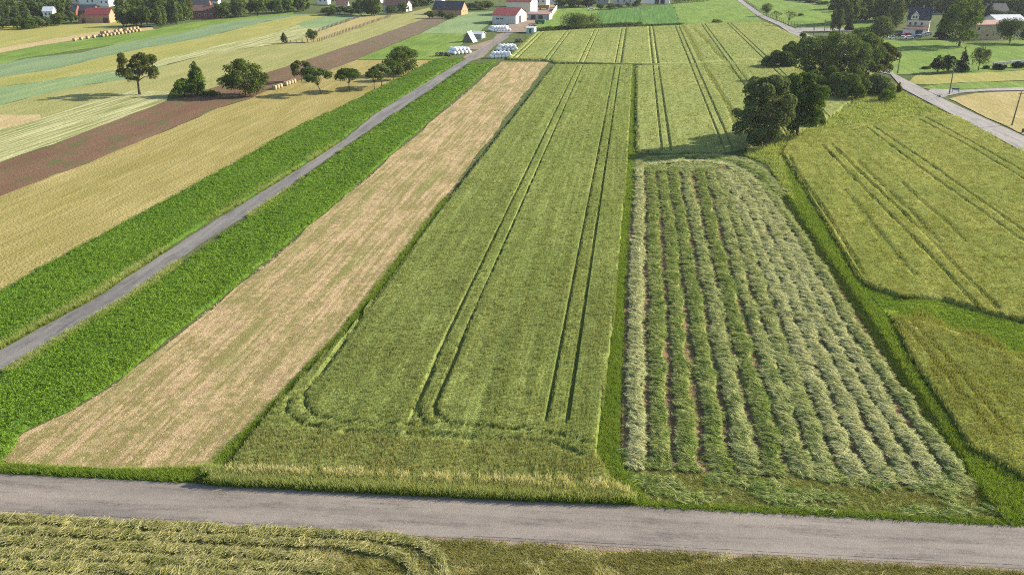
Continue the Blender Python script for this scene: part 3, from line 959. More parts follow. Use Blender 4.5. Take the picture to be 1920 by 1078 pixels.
barley_poly = tp((1466, 290), (1476, 267), (1510, 251), (1600, 237), (1680, 223), (1745, 215), (1800, 223), (1850, 254), (1930, 300), (2100, 410), (2350, 700), (2000, 632), (1920, 606), (1850, 590), (1790, 572),
                 (1742, 556), (1716, 563), (1690, 561), (1640, 545), (1612, 530), (1560, 442), (1500, 342))
low_poly = tp((1672, 602), (1728, 603), (1843, 652), (1920, 682), (2100, 750), (2300, 1000), (2000, 950), (1922, 905), (1853, 864), (1818, 848), (1783, 788), (1712, 684))
bar_tracks = [tp((1465, 308), (1511, 374), (1578, 489), (1615, 540)), tp((1480, 296), (1489, 319), (1548, 404), (1619, 520)),
              tp((1541, 276), (1604, 343), (1715, 456), (1819, 567), (1840, 590)), tp((1558, 274), (1623, 339), (1697, 408), (1790, 504), (1871, 586)),
              tp((1625, 244), (1734, 326), (1920, 460), (2000, 530)), tp((1637, 241), (1756, 322), (1920, 441), (2000, 505)),
              tp((1723, 228), (1808, 274), (1920, 341), (2000, 395)), tp((1734, 224), (1820, 270), (1920, 328), (2000, 378)),
              tp((1593, 250), (1656, 231), (1727, 221))]
bar_weeds = [(tp((1582, 360), (1625, 415), (1660, 460), (1712, 520)), .8), (tp((1608, 305), (1640, 340), (1675, 374), (1715, 411), (1760, 460)), .7), (tp((1690, 348), (1734, 389), (1771, 419), (1810, 460)), .55)]
crop_field('barley_field', barley_poly, M['barley'], .62, .3, .6, 'yellow-green barley field right of the cut grass, curving round its top end', tracks=bar_tracks, tw=.2, seed=14, weeds=bar_weeds, rough=.2)
crop_field('lower_barley_field', low_poly, M['barley'], .62, .3, .6, 'lower corner of the barley at the right edge, below the bright weed patch', seed=15, rough=.2,
           tracks=[tp((1660, 580), (1728, 655), (1860, 820)), tp((1675, 575), (1745, 645), (1880, 805))], tw=.18)


def keep_weeds(P):
    m = np.ones(len(P), bool)
    for tr, w in bar_weeds:
        m &= dist_poly(P, tr) > w * .8 * (fbm(P[:, 0] * .5, P[:, 1] * .5, 88) + .3)
    return m


tufts('barley_stalks', barley_poly, src_barley, 'yellow-green barley stalks of the curved right field', 'barley', s0=.34, h=.95, avoid=bar_tracks, aw=.23, seed=25, smax=1.2, wide=.75, hfun=lambda P: np.where(keep_weeds(P), 1., .62))
tufts('lower_barley_stalks', low_poly, src_barley, 'barley stalks in the lower right corner field', 'barley', s0=.30, h=.98, seed=26, smax=1.2)
patch_poly = tp((1618, 536), (1645, 549), (1700, 563), (1742, 558), (1800, 577), (1920, 610), (2100, 660), (2200, 790), (1920, 682), (1843, 652), (1728, 602), (1672, 601))
sheet('weed_patch', patch_poly, M['weed'], 'bright green weedy patch between the two parts of the barley', 'grass', z=.05)
tufts('low_weeds', patch_poly, src_bright, 'low bright green weeds in the gap of the barley', 'weeds', s0=.33, h=.42, seed=27, keep=lambda P: fbm(P[:, 0] * .5, P[:, 1] * .2, 5) > .38)

pp = np.array(low_poly + [low_poly[0]])
tufts('barley_fringe', patch_poly, src_barley, 'scattered barley stalks thinning out into the bright weed patch', 'barley', s0=.4, h=.75, seed=69,
      keep=lambda P: dist_poly(P, pp) < 5.5 * fbm(P[:, 0] * .3, P[:, 1] * .2, 70) - .6)
# lush green strips on both sides of the lane
gl_poly = roughen(tp((-250, 690), (0, 548), (214, 431), (427, 315), (568, 234), (645, 200), (700, 172), (750, 147), (812, 114), (868, 111), (858, 118), (788, 161), (702, 213), (636, 267), (496, 354), (352, 440), (165, 560), (0, 648), (-120, 715)), .8, .55, 5)
gr_poly = roughen(tp((-60, 740), (0, 712), (240, 566), (384, 470), (520, 372), (645, 283), (727, 226), (810, 171), (881, 121), (930, 117), (640, 372), (530, 464), (420, 553), (363, 600), (210, 720), (137, 766), (40, 810), (20, 850), (0, 872), (-120, 870)), .8, .55, 5)
crop_field('green_crop_field', gl_poly, M['green'], .4, .5, 1.2, 'lush green crop strip on the left of the farm lane', seed=16, rough=.5)
crop_field('green_crop_field', gr_poly, M['green'], .4, .4, .8, 'lush green crop strip between the farm lane and the straw', seed=17, rough=.5)
lane_mid_l = tp((0, 655), (180, 558), (361, 438), (501, 354), (640, 266))
lane_mid_r = tp((0, 700), (230, 563), (374, 463), (514, 372), (640, 282))


def off_lane(P):
    d = np.minimum(dist_poly(P, lane_mid_l), dist_poly(P, lane_mid_r))
    return (d > 1.3 * fbm(P[:, 0] * .3, P[:, 1] * .15, 31) + .2)


tufts('green_crop_leaves', gl_poly, src_green, 'bushy green leaves of the strip left of the lane', 'crop', s0=.42, h=.95, seed=28, smax=1.6, wide=.85, keep=off_lane, ref=95,
      hfun=lambda P: .7 + .6 * fbm(P[:, 0] * .5, P[:, 1] * .4, 61))
tufts('green_crop_leaves', gr_poly, src_green, 'bushy green leaves of the strip between lane and straw', 'crop', s0=.38, h=.95, seed=29, smax=1.6, wide=.85, keep=off_lane, ref=80,
      hfun=lambda P: .7 + .6 * fbm(P[:, 0] * .5, P[:, 1] * .4, 62))
for nm, ln, off, lb in (('lane_verge_grass', lane_mid_l, -1, 'tall pale grass along the left edge of the lane'), ('lane_verge_grass', lane_mid_r, 1, 'tall pale grass along the right edge of the lane')):
    L = np.array(ln); poly = [tuple(p) for p in L] + [(p[0] + off * 1.6, p[1]) for p in L[::-1]]
    tufts(nm, poly, src_verge, lb, 'grass', s0=.30, h=.62, seed=30 + off, ref=110, smax=.7, keep=lambda P: fbm(P[:, 0] * .25, P[:, 1] * .06, 91) > .42)

# verge of the near road, with long pale seed heads in front of the wheat
verge_w = tp((384, 880), (424, 886), (550, 890), (700, 896), (1000, 909), (1150, 915), (1190, 945), (1000, 940), (700, 925), (400, 910), (384, 907))
verge_s = tp((-400, 864), (0, 874), (22, 873), (200, 884), (396, 878), (384, 905), (200, 896), (0, 886), (-400, 866))
sheet('verge', tp((-900, 842), (0, 862), (396, 872), (700, 890), (1160, 905), (1190, 948), (0, 890), (-900, 844)), M['verge'], 'grassy verge along the far edge of the near road', 'verge', z=.034)
tufts('verge_grass', verge_w, src_verge, 'long green verge grass with pale tips below the wheat', 'grass', s0=.17, h=.9, seed=33)
tufts('verge_grass', verge_w, src_bright, 'bright green verge grass at the foot of the wheat', 'grass', s0=.2, h=.8, seed=35)
tufts('verge_grass', verge_s, src_bright, 'short green verge grass below the straw field', 'grass', s0=.2, h=.6, seed=34)
tufts('verge_grass', tp((360, 880), (424, 880), (455, 860), (492, 800), (550, 735), (656, 623), (849, 372), (835, 372), (640, 623), (534, 732), (478, 792), (417, 848), (396, 876)), src_bright,
      'dark green grass strip between straw and wheat', 'grass', s0=.26, h=.6, seed=36, smax=.8)
mid_strip = roughen(tp((1187, 126), (1192, 126), (1191, 290), (1188, 330), (1176, 449), (1167, 600), (1163, 720), (1160, 850), (1168, 880), (1215, 944), (1190, 946), (1150, 912), (1121, 867), (1117, 850), (1132, 760), (1152, 600), (1164, 450), (1179, 300)), .6, .28, 6)
sheet('grass_balk', mid_strip, M['verge'], 'narrow bright grass strip between wheat and cut grass', 'grass', z=.06)
tufts('balk_grass', mid_strip, src_bright, 'long bright grass between wheat and cut grass', 'grass', s0=.24, h=.5, seed=37, smax=1.0)
edge_strip = roughen(tp((1440, 295), (1490, 390), (1560, 492), (1635, 602), (1703, 712), (1783, 830), (1836, 915), (1872, 962), (1890, 978), (1990, 984), (2100, 990), (2000, 950), (1922, 906), (1853, 866), (1818, 850),
                (1782, 790), (1711, 686), (1666, 605), (1612, 536), (1560, 446), (1500, 346), (1464, 292)), .6, .28, 6)
sheet('field_bank', edge_strip, M['verge'], 'grassy bank between cut grass and barley', 'grass', z=.055)
tufts('bank_grass', edge_strip, src_bright, 'tall bright grass on the bank left of the barley', 'grass', s0=.26, h=.62, seed=38, smax=.9)
rough_poly = tp((1395, 292), (1470, 262), (1540, 236), (1600, 195), (1660, 150), (1700, 178), (1765, 212), (1840, 248), (1930, 294), (1930, 300), (1850, 256), (1800, 225), (1745, 216), (1600, 238), (1510, 252), (1476, 268), (1464, 292), (1492, 392), (1480, 372), (1440, 310))
sheet('rough_grass', rough_poly, M['verge'], 'rough tussocky grass around the two big trees', 'grass', z=.07)
tufts('tussock_grass', rough_poly, src_verge, 'tussocks of rough grass right of the two big trees', 'grass', s0=.34, h=.9, seed=39, smax=1.0, hfun=lambda P: .5 + 1.0 * fbm(P[:, 0] * .3, P[:, 1] * .2, 63))
tufts('balk_grass', [(p[0], p[1]) for p in tp((1060, 124), (1200, 124.5), (1440, 115), (1440, 113), (1280, 122), (1190, 123), (1060, 123))], src_dark, 'thin dark grass line of the cross path below the far wheat', 'grass', s0=.6, h=.45, ref=300, seed=40)

src_seed = [source('seed_head_tuft', blades(9, .2, 1.0, .03, .34, 130 + k, segs=2, top=.8), M['seed_blade']) for k in range(3)]
seed_band = tp((424, 886), (550, 890), (700, 896), (1000, 908), (1150, 914), (1195, 940), (1150, 930), (1000, 922), (700, 907), (550, 901), (424, 897))
tufts('seed_heads', seed_band, src_seed, 'pale seed heads of tall grass in front of the wheat', 'grass', s0=.22, h=1.0, seed=71, keep=lambda P: fbm(P[:, 0] * .8, P[:, 1] * 0, 72) > .36)
# straw lying on the strip
straw_poly = tp((22, 872), (0, 862), (43, 815), (140, 770), (214, 725), (367, 605), (424, 558), (534, 467), (640, 377), (940, 119), (1026, 119), (834, 370), (638, 623), (532, 734), (476, 794), (417, 850), (396, 878), (380, 888))


def straw_keep(P):
    return (fbm(P[:, 0] * .9, P[:, 1] * .10, 93, 4) * .6 + fbm(P[:, 0] * 1.3, P[:, 1] * .9, 94) * .5) > .56


tufts('loose_straw', straw_poly, src_straw, 'loose pale straw lying on the stubble strip', 'straw', s0=.34, h=.9, seed=41, smax=1.3, keep=straw_keep, ymax=260)
tufts('stubble_regrowth', straw_poly, src_olive, 'low olive regrowth between the lines of straw', 'grass', s0=.55, h=.16, seed=42, smax=1.4, keep=lambda P: ~straw_keep(P), ymax=200)

# ------------------------------------------------------------------ cut grass in windrows
swath_px = [(1165, 850), (1169, 600), (1177, 449), (1189, 330), (1191, 303), (1250, 294), (1340, 290), (1400, 300), (1440, 325), (1490, 392), (1560, 492), (1635, 602), (1703, 712), (1783, 830), (1836, 915), (1886, 978), (1500, 962), (1215, 946), (1168, 880)]
swath_poly = tp(*swath_px)
sheet('hay_field', swath_poly, M['swath_soil'], 'freshly mown field with rows of cut grass right of the wheat', z=.05)
XR_Y = np.array([58, 63.2, 69.4, 80.4, 97.6, 130.1, 150, 165, 173.5]); XR_X = np.array([31.2, 29.6, 28.9, 28.0, 27.2, 26.6, 25.3, 23.6, 20.5])


def windrow_mesh(C, halfw, hgt, seed, mat):
    C = np.asarray(C, float)
    d = np.concatenate([[0], np.cumsum(np.hypot(*np.diff(C, axis=0).T))])
    n = max(8, int(d[-1] / .4)); t = np.linspace(0, d[-1], n)
    x = np.interp(t, d, C[:, 0]); y = np.interp(t, d, C[:, 1])
    x += (fbm(t * .22, t * 0, seed, 3) - .5) * .75
    tx, ty = np.gradient(x), np.gradient(y); l = np.hypot(tx, ty); nx, ny = -ty / l, tx / l
    k = 9; q = np.linspace(-1, 1, k)
    w = halfw * (.62 + .95 * fbm(t * .45, t * 0, seed + 1, 3)); taper = np.clip(np.minimum(t, d[-1] - t) / 2.5, .05, 1)
    H = hgt * taper * (.5 + .9 * fbm(t * .9, t * 0, seed + 2, 3))
    U = w[:, None] * q[None, :]
    X = x[:, None] + nx[:, None] * U; Y = y[:, None] + ny[:, None] * U
    Z = H[:, None] * (1 - q[None, :] ** 2) ** .7 * (.7 + .6 * vnoise(X * 3, Y * 3, seed + 4)) + .055
    Z[:, 0] = Z[:, -1] = .045
    V = np.stack([X, Y, Z], -1).reshape(-1, 3)
    i, j = np.meshgrid(np.arange(n - 1), np.arange(k - 1), indexing='ij')
    a = (i * k + j).ravel(); F = np.stack([a, a + k, a + k + 1, a + 1], 1)
    return mesh_from('windrow', V, F, mat), (t, x, y, nx, ny, w, H)


def windrow(C, halfw, hgt, seed, kind, label, group, dens=17., fan=None):
    me, (t, x, y, nx, ny, w, H) = windrow_mesh(C, halfw, hgt, seed, M['swath_base'])
    o = link('windrow', me)
    tag(o, label, 'windrow', group)
    r = np.random.default_rng(seed)
    Y = np.maximum(y, 75.)
    rate = dens * (75. / Y) ** 1.0 * 2 * w * np.clip(.25 + 1.6 * fbm(t * .7, t * 0, seed + 9, 3), .2, 1.3)
    step = np.gradient(t); cum = np.cumsum(rate * step); N = int(cum[-1])
    u = np.sort(r.uniform(0, cum[-1], N))
    tt = np.interp(u, cum, t)
    ix = lambda a: np.interp(tt, t, a)
    q = np.clip(r.normal(0, .40, N), -.85, .85)
    X = ix(x) + ix(nx) * q * ix(w); YY = ix(y) + ix(ny) * q * ix(w)
    Z = ix(H) * np.clip(1 - q ** 2, 0, 1) ** .7 * .95 + .05
    dirn = np.arctan2(ix(np.gradient(y)), ix(np.gradient(x)))
    base = fan if fan is not None else 1.15
    yaw = dirn + base + r.normal(0, .24, N) + (fbm(tt * .8, tt * 0, seed + 5) - .5) * 1.5
    tilt = -q * .5
    S = (np.maximum(YY, 75) / 75) ** .3 * r.uniform(.6, 1.25, N)
    rot = np.stack([r.normal(0, .12, N), tilt * np.sign(np.sin(base)) * .8, yaw], 1)
    scl = np.stack([S * .95, S, .8 + .5 * r.uniform(size=N)], 1)
    TOTAL[0] += N
    scatter('cut_grass', np.stack([X, YY, Z], 1), rot, scl, r.integers(0, 3, N), src_hay[kind], None, None, parent=o)
    return o


ordn = ['first', 'second', 'third', 'fourth', 'fifth', 'sixth', 'seventh']
GW = 'windrows of cut grass in the mown field'
for k in range(7):
    xk = 2.0 + 2.25 * k
    top = 170.5 - (0 if k < 5 else (k - 4) * .8)
    C = [(xk + .15 * math.sin(y * .05 + k), y) for y in np.arange(63.2 + .1 * k, top, 3)]
    windrow(C, .78, .34, 100 + k, 'green' if k in (1, 2, 3, 5) else ('mixed' if k in (4, 6) else 'pale'),
            '%s row of cut grass counting from the bright grass strip beside the wheat' % ordn[k] if k else 'first, paler row of cut grass right beside the bright grass strip', GW)
for j in range(6):
    s = (j + .6) / 6
    ys = np.arange(63.6 + .1 * j, 167 - .8 * j, 3)
    xr = np.interp(ys, XR_Y, XR_X) - .1
    C = [(16.3 + (a - 16.3) * s, y) for a, y in zip(xr, ys)]
    lab = '%s silvery row of cut grass counting from the bank of the barley' % ordn[5 - j] if j < 5 else 'outermost narrow row of cut grass in the shade of the barley bank'
    windrow(C, .76 if j < 5 else .6, .32, 120 + j, 'mixed' if j in (0, 5) else 'pale', lab, GW)
windrow(tp((1196, 304), (1250, 298), (1320, 296), (1380, 304), (1425, 330), (1462, 372)), .8, .3, 140, 'green', 'row of cut grass curving round the top end of the mown field', GW)
windrow(tp((1200, 312), (1260, 306), (1320, 305), (1370, 313), (1410, 338)), .7, .25, 141, 'pale', 'inner curved row of cut grass at the top end of the mown field', GW)
sheet('mown_headland', tp((1165, 850), (1300, 888), (1600, 902), (1780, 915), (1872, 945), (1888, 978), (1500, 962), (1215, 946), (1168, 880)), M['verge'],
      'mown green strip between the rows of cut grass and the road', z=.052)
tufts('mown_edge_grass', tp((1165, 850), (1300, 886), (1600, 900), (1780, 913), (1872, 945), (1888, 978), (1500, 962), (1215, 946), (1168, 880)), src_olive, 'short mown grass by the road below the rows', 'grass', s0=.26, h=.2, seed=65)
tufts('shade_toned_ditch_grass', tp((1455, 318), (1490, 386), (1560, 486), (1635, 596), (1703, 706), (1783, 824), (1846, 925), (1880, 975), (1862, 968), (1762, 826), (1682, 708), (1612, 598), (1540, 486), (1470, 386), (1440, 325)), src_dark,
      'furrow grass left of the barley bank, coloured dark as its shade', 'grass', s0=.26, h=.5, seed=66, smax=.9)
topm = tp((1191, 303), (1250, 294), (1340, 290), (1400, 300), (1440, 325), (1475, 368), (1450, 372), (1400, 345), (1330, 325), (1192, 322))
P, S_ = lod_points(topm, .34, ref=150, seed=57)
r = np.random.default_rng(58); P = P[fbm(P[:, 0] * .4, P[:, 1] * .4, 59) > .36]; N = len(P)
scatter('turned_cut_grass', np.column_stack([P, np.full(N, .06)]), np.stack([r.normal(0, .1, N), r.normal(0, .1, N), r.normal(0, .6, N)], 1),
        np.stack([r.uniform(1.1, 1.7, N)] * 3, 1), r.integers(0, 3, N), src_hay['mixed'], 'cut grass turned over at the far end of the mown field', 'cut grass')
# the mown headland by the road: flattened, tangled
head = tp((1165, 845), (1400, 868), (1600, 878), (1780, 880), (1840, 930), (1880, 975), (1500, 960), (1215, 944), (1168, 880))
P, S_ = lod_points(head, .34, seed=51)
r = np.random.default_rng(52)
k_ = fbm(P[:, 0] * .3, P[:, 1] * .8, 53) > .42 + .2 * np.clip((64 - P[:, 1]) / 6, 0, 1)
P = P[k_]; N = len(P)
scatter('tangled_cut_grass', np.column_stack([P, np.full(N, .05)]), np.stack([r.normal(0, .1, N), r.normal(0, .1, N), -.25 + r.normal(0, .55, N)], 1),
        np.stack([r.uniform(.8, 1.3, N)] * 3, 1), r.integers(0, 3, N), src_hay['green'], 'flattened cut grass along the road end of the mown field', 'cut grass')
P, S_ = lod_points(swath_poly, .9, seed=54)
r = np.random.default_rng(55); N = len(P)
scatter('loose_cut_grass', np.column_stack([P, np.full(N, .05)]), np.stack([r.normal(0, .05, N), r.normal(0, .05, N), r.uniform(0, 6.28, N)], 1),
        np.stack([S_ ** .8 * .8] * 2 + [np.full(N, .4)], 1), r.integers(0, 3, N), src_hay['green'], 'loose wisps of grass between the rows of the mown field', 'cut grass')
tufts('road_edge_grass', tp((1200, 942), (1500, 956), (1886, 976), (1990, 984), (1990, 990), (1880, 984), (1500, 965), (1200, 949)), src_bright, 'low green grass edge between the mown field and the road', 'grass', s0=.18, h=.3, seed=56)

# mown grass in front of the road
front_poly = [tuple(shift(na, -.35)), tuple(shift(nb, -.35)), (nb[0], 20), (na[0], 20)]
sheet('front_meadow', front_poly, M['mown'], 'mown olive grass in front of the road at the bottom edge', 'meadow', z=.02)
fp = tp((-60, 962), (400, 985), (960, 1018), (1920, 1073), (1960, 1110), (1000, 1110), (-60, 1110))
tufts('short_grass', fp, src_olive, 'short mown grass along the bottom edge of the picture', 'grass', s0=.26, h=.22, seed=57, keep=lambda P: fbm(P[:, 0] * .4, P[:, 1] * .9, 58) > .40)
tufts('loose_hay', fp, src_hay['front'], 'thin loose hay scattered on the mown grass before the road', 'hay', s0=.6, h=.5, seed=59, keep=lambda P: fbm(P[:, 0] * .25, P[:, 1] * .7, 60) > .5)
GF = 'windrows of hay before the road'
for i, (pts, lab) in enumerate((
        ([(-90, 966), (0, 972), (400, 992), (700, 1006), (785, 1018), (822, 1045), (832, 1090)], 'hay row nearest the road at lower left, bending away at its right end'),
        ([(-90, 988), (0, 993), (400, 1011), (640, 1022), (735, 1036), (775, 1060), (780, 1095)], 'second hay row from the road at lower left, also bending'),
        ([(-90, 1009), (0, 1014), (300, 1029), (600, 1045)], 'third hay row from the road at lower left, straight'),
        ([(-90, 1031), (0, 1036), (300, 1051), (620, 1067)], 'fourth hay row from the road at lower left'),
        ([(-90, 1053), (0, 1058), (300, 1072), (560, 1086)], 'fifth hay row from the road, along the bottom edge'),
        ([(-90, 1076), (0, 1081), (300, 1095)], 'lowest hay row, just at the bottom left corner'))):
    windrow(tp(*pts), .42, .11, 160 + i, 'front', lab, GF, dens=17, fan=.45)
print('instances', TOTAL[0])

# ------------------------------------------------------------------ thin summer haze
hz = NT('haze_air')
pv = hz.n('ShaderNodeVolumePrincipled')
pv.inputs['Color'].default_value = (.86, .92, 1, 1)
pv.inputs['Density'].default_value = .00006
pv.inputs['Anisotropy'].default_value = .2
hz.L(pv.outputs[0], hz.out.inputs['Volume'])
m = MB(); m.box((0, 1500, 35), (6400, 6400, 72))
tag(m.build('haze', hz.m), 'thin pale summer haze over the whole landscape', 'haze', kind='stuff')

# ------------------------------------------------------------------ trees and bushes
def crown_mesh(name, blobs, n, leaf, seed, mat, flat=.35, hollow=.72):
    """many leaf-clump faces spread over and inside overlapping clumps of the crown"""
    r = np.random.default_rng(seed)
    B = np.array(blobs, float)
    w = B[:, 3] ** 2; w /= w.sum()
    idx = r.choice(len(B), n, p=w)
    d = r.normal(size=(n, 3)); d /= np.linalg.norm(d, axis=1)[:, None]
    d[:, 2] = np.where((d[:, 2] < -.3) & (r.uniform(size=n) < .6), -d[:, 2], d[:, 2])
    rad = B[idx, 3] * (hollow + (1.12 - hollow) * r.uniform(size=n) ** .8)
    inner = r.uniform(size=n) < .15
    rad = np.where(inner, rad * r.uniform(.3, .9, n), rad)
    sq = B[idx, 4] if B.shape[1] > 4 else np.ones(n)
    C = B[idx, :3] + d * rad[:, None] * np.stack([np.ones(n), np.ones(n), sq], 1)
    N = d * .9 + r.normal(size=(n, 3)) * .55 + np.array((0, 0, .25)); N /= np.linalg.norm(N, axis=1)[:, None]
    U = np.cross(N, r.normal(size=(n, 3))); U /= np.linalg.norm(U, axis=1)[:, None]
    Vv = np.cross(N, U)
    s = (leaf * r.uniform(.55, 1.35, n))[:, None]
    q = r.uniform(.45, .9, n)[:, None]
    V = np.stack([C - U * s, C - Vv * s * q + N * s * .15, C + U * s * r.uniform(.7, 1.1, (n, 1)), C + Vv * s * q], 1).reshape(-1, 3)
    V[:, 2] = np.maximum(V[:, 2], .05)
    F = np.arange(4 * n).reshape(-1, 4)
    return mesh_from(name, V, F, mat, attr={'r': np.repeat(r.uniform(size=n), 4), 't': np.repeat(r.uniform(size=n), 4)})


def trunk_mesh(name, H, R, blobs, seed, mat, r0, lean=(0, 0), fork=.35, limbs=9):
    r = random.Random(seed)
    m = MB()
    fz = H * fork
    top = (lean[0] * .6, lean[1] * .6, fz)
    m.tube([(0, 0, -.15), (lean[0] * .15, lean[1] * .15, fz * .4), top], [r0 * 1.35, r0, r0 * .75], 8)
    bl = sorted(blobs, key=lambda b: -b[3])[:limbs]
    for b in bl:
        e = Vector(b[:3]); s = Vector(top)
        mid = s.lerp(e, .5) + Vector((r.uniform(-.08, .08) * R, r.uniform(-.08, .08) * R, .04 * H))
        m.tube([s - Vector((0, 0, .1)), mid, e], [r0 * .5, r0 * .3, r0 * .1], 5)
    return m.mesh(name, mat, smooth=True)


def blobs_for(kind, H, R, seed):
    r = random.Random(seed); B = []
    if kind == 'round':
        cz, hz = H * .58, H * .42
        for i in range(22):
            a = r.uniform(0, 6.28); u = r.uniform(-.85, .95); rr = math.sqrt(max(0, 1 - u * u)) * r.uniform(.45, .80)
            q = r.uniform(.26, .42) * R
            B.append((math.cos(a) * rr * R, math.sin(a) * rr * R, cz + u * (hz - q * .6), q, .85))
        B.append((0, 0, cz, R * .6, 1.1))
    elif kind == 'full':
        for i in range(56):
            a = r.uniform(0, 6.28); u = r.uniform(-.95, .97); rr = math.sqrt(max(0, 1 - (abs(u) ** 2.2))) * r.uniform(.5, .95) * (1.05 if u < .2 else .95)
            q = r.uniform(.13, .27) * R
            B.append((math.cos(a) * rr * R, math.sin(a) * rr * R, max(q * .7, H * .52 + u * (H * .47 - q * .5)), q, .9))
        B.append((0, 0, H * .5, R * .62, 1.2))
    elif kind == 'tall':
        for i in range(20):
            u = i / 19; z = H * (.14 + .80 * u); wd = R * (1 - .75 * u ** 1.7) * (.6 + .4 * min(1, u * 5))
            a = r.uniform(0, 6.28); k = r.uniform(.1, .55) * wd
            B.append((math.cos(a) * k, math.sin(a) * k, z, wd * r.uniform(.42, .62), 1.3))
    elif kind == 'bush':
        for i in range(20):
            a = r.uniform(0, 6.28); k = R * math.sqrt(r.uniform(0, .62)); q = R * r.uniform(.24, .38)
            z = max(q * .5, (H - q) * math.sqrt(max(.03, 1 - (k / R) ** 2)) * r.uniform(.35, 1.0))
            B.append((math.cos(a) * k, math.sin(a) * k, z, q, .9))
    elif kind == 'orchard':
        for i in range(22):
            a = r.uniform(0, 6.28); k = R * r.uniform(.15, .84); q = R * r.uniform(.20, .34)
            z = H * (.50 + .34 * (1 - (k / R) ** 2)) + r.uniform(-.07, .08) * H
            B.append((math.cos(a) * k, math.sin(a) * k, z, q, .7))
    elif kind == 'walnut':
        for i in range(30):
            a = r.uniform(0, 6.28); u = r.uniform(-.8, .95); rr = math.sqrt(max(0, 1 - u * u)) * r.uniform(.5, .95)
            q = r.uniform(.14, .27) * R
            B.append((math.cos(a) * rr * R, math.sin(a) * rr * R, H * .6 + u * H * .36, q, .8))
    elif kind == 'spruce':
        for i in range(26):
            u = i / 25; z = H * (.06 + .92 * u); wd = R * (1 - u) ** .85
            for k in range(3 if u < .8 else 1):
                a = r.uniform(0, 6.28)
                B.append((math.cos(a) * wd * .5, math.sin(a) * wd * .5, z, max(.12 * R, wd * .5), .45))
    return B


MATK = {'grey': 'leaf_grey', 'dark': 'leaf_dark', 'olive': 'leaf_olive', 'mid': 'leaf_mid', 'willow': 'leaf_willow', 'hedge': 'leaf_hedge', 'fresh': 'leaf_fresh', 'needle': 'needle', 'cypress': 'needle2'}
FORK = dict(round=.28, full=.2, tall=.3, bush=.1, orchard=.34, walnut=.3, spruce=.9)
TREES = []


def plant(name, kind, px, py, ptop, wpx, leafm, label, group=None, seed=0, n=4000, leaf=.26, cat='tree', lean=(0, 0), bark='bark', r0=None, hollow=.72, dz=0):
    b = at(px, py)
    H = max(1.0, height_at(px, py, ptop)); R = wpx * mpp(px, py) / 2
    blobs = blobs_for(kind, H, R, seed)
    blobs = [(x + lean[0] * z / H, y + lean[1] * z / H, z, q, s) for x, y, z, q, s in blobs]
    root = empty(name, (b[0], b[1], 0.03))
    tag(root, label, cat, group)
    link('trunk', trunk_mesh('trunk', H, R, blobs, seed, M[bark], r0 or max(.09, H * .022), lean, FORK[kind], limbs=12 if kind in ('orchard', 'walnut') else 7), root)
    link('crown', crown_mesh('crown', blobs, n, leaf, seed, M[MATK[leafm]], hollow=hollow), root)
    TREES.append((px, py))
    return root


VAR = {}


def far_plant(name, kind, px, py, ptop, wpx, leafm, label, group=None, seed=0, cat='tree', bark='bark', H=None, xy=None):
    """far ones share meshes between look-alikes; size and spin differ"""
    key = (kind, leafm, bark, seed % 4)
    if key not in VAR:
        bl = blobs_for(kind, 10, 4, 900 + seed % 4 * 7 + hash(kind) % 1 )
        VAR[key] = (trunk_mesh('trunk', 10, 4, bl, seed, M[bark], .24, (0, 0), FORK[kind]), crown_mesh('crown', bl, 1900, .42, 300 + seed % 4, M[MATK[leafm]], hollow=.75))
    b = at(px, py) if xy is None else xy
    if H is None: H = max(1.2, height_at(px, py, ptop))
    W = wpx * mpp(px, py) / 8 if xy is None else wpx / 8
    root = empty(name, (b[0], b[1], 0.03), seed * 1.7)
    root.scale = (W, W, H / 10)
    tag(root, label, cat, group)
    link('trunk', VAR[key][0], root); link('crown', VAR[key][1], root)
    return root


# the two big trees by the mown field
plant('broadleaf_tree', 'full', 1426, 278, 141, 112, 'grey', 'big dark round tree with grey-green crown at the top corner of the mown field', seed=3, n=22000, leaf=.25, r0=.3, hollow=.8)
plant('broadleaf_tree', 'full', 1494, 256, 136, 96, 'mid', 'greener tree right behind the big grey-green one, with a low bulge to the right', seed=8, n=20000, hollow=.8, leaf=.25, r0=.28)
plant('shrub', 'bush', 1530, 240, 205, 36, 'mid', 'low bush at the right foot of the greener big tree', seed=9, n=1600, leaf=.2, cat='bush')
# tree row on the left
plant('walnut_tree', 'walnut', 262, 178, 91, 80, 'olive', 'tall open olive-green tree with a bare lower trunk, leftmost of the row', seed=14, n=6500, leaf=.26, r0=.34)
plant('young_tree', 'tall', 371, 178, 116, 44, 'mid', 'bushy young tree rising behind a broad low bush', seed=15, n=3500)
plant('shrub', 'bush', 347, 181, 144, 54, 'mid', 'broad low bush in front of the bushy young tree', seed=16, n=3200, cat='bush')
plant('broadleaf_tree', 'full', 461, 180, 113, 84, 'dark', 'dense dark round tree standing by itself at the brown soil', seed=17, n=9000, leaf=.25)
plant('broadleaf_tree', 'walnut', 566, 154, 115, 44, 'olive', 'thin light tree with a dark top behind the line of straw bales', seed=18, n=2600)
plant('fruit_tree', 'orchard', 603, 178, 127, 66, 'hedge', 'leaning old fruit tree just right of the straw bales', seed=19, n=4200, lean=(-1.6, .3))
plant('fruit_tree', 'orchard', 655, 171, 129, 58, 'dark', 'low wide-spreading fruit tree, second of the orchard row', seed=20, n=3800)
plant('fruit_tree', 'orchard', 702, 168, 132, 40, 'dark', 'small upright fruit tree, third of the orchard row', seed=21, n=3000)
plant('fruit_tree', 'orchard', 716, 163, 119, 44, 'hedge', 'taller fruit tree close behind the small upright one', seed=22, n=3400)
plant('fruit_tree', 'round', 738, 151, 116, 42, 'dark', 'thick fruit tree touching the big dark tree at the end of the row', seed=23, n=3600)
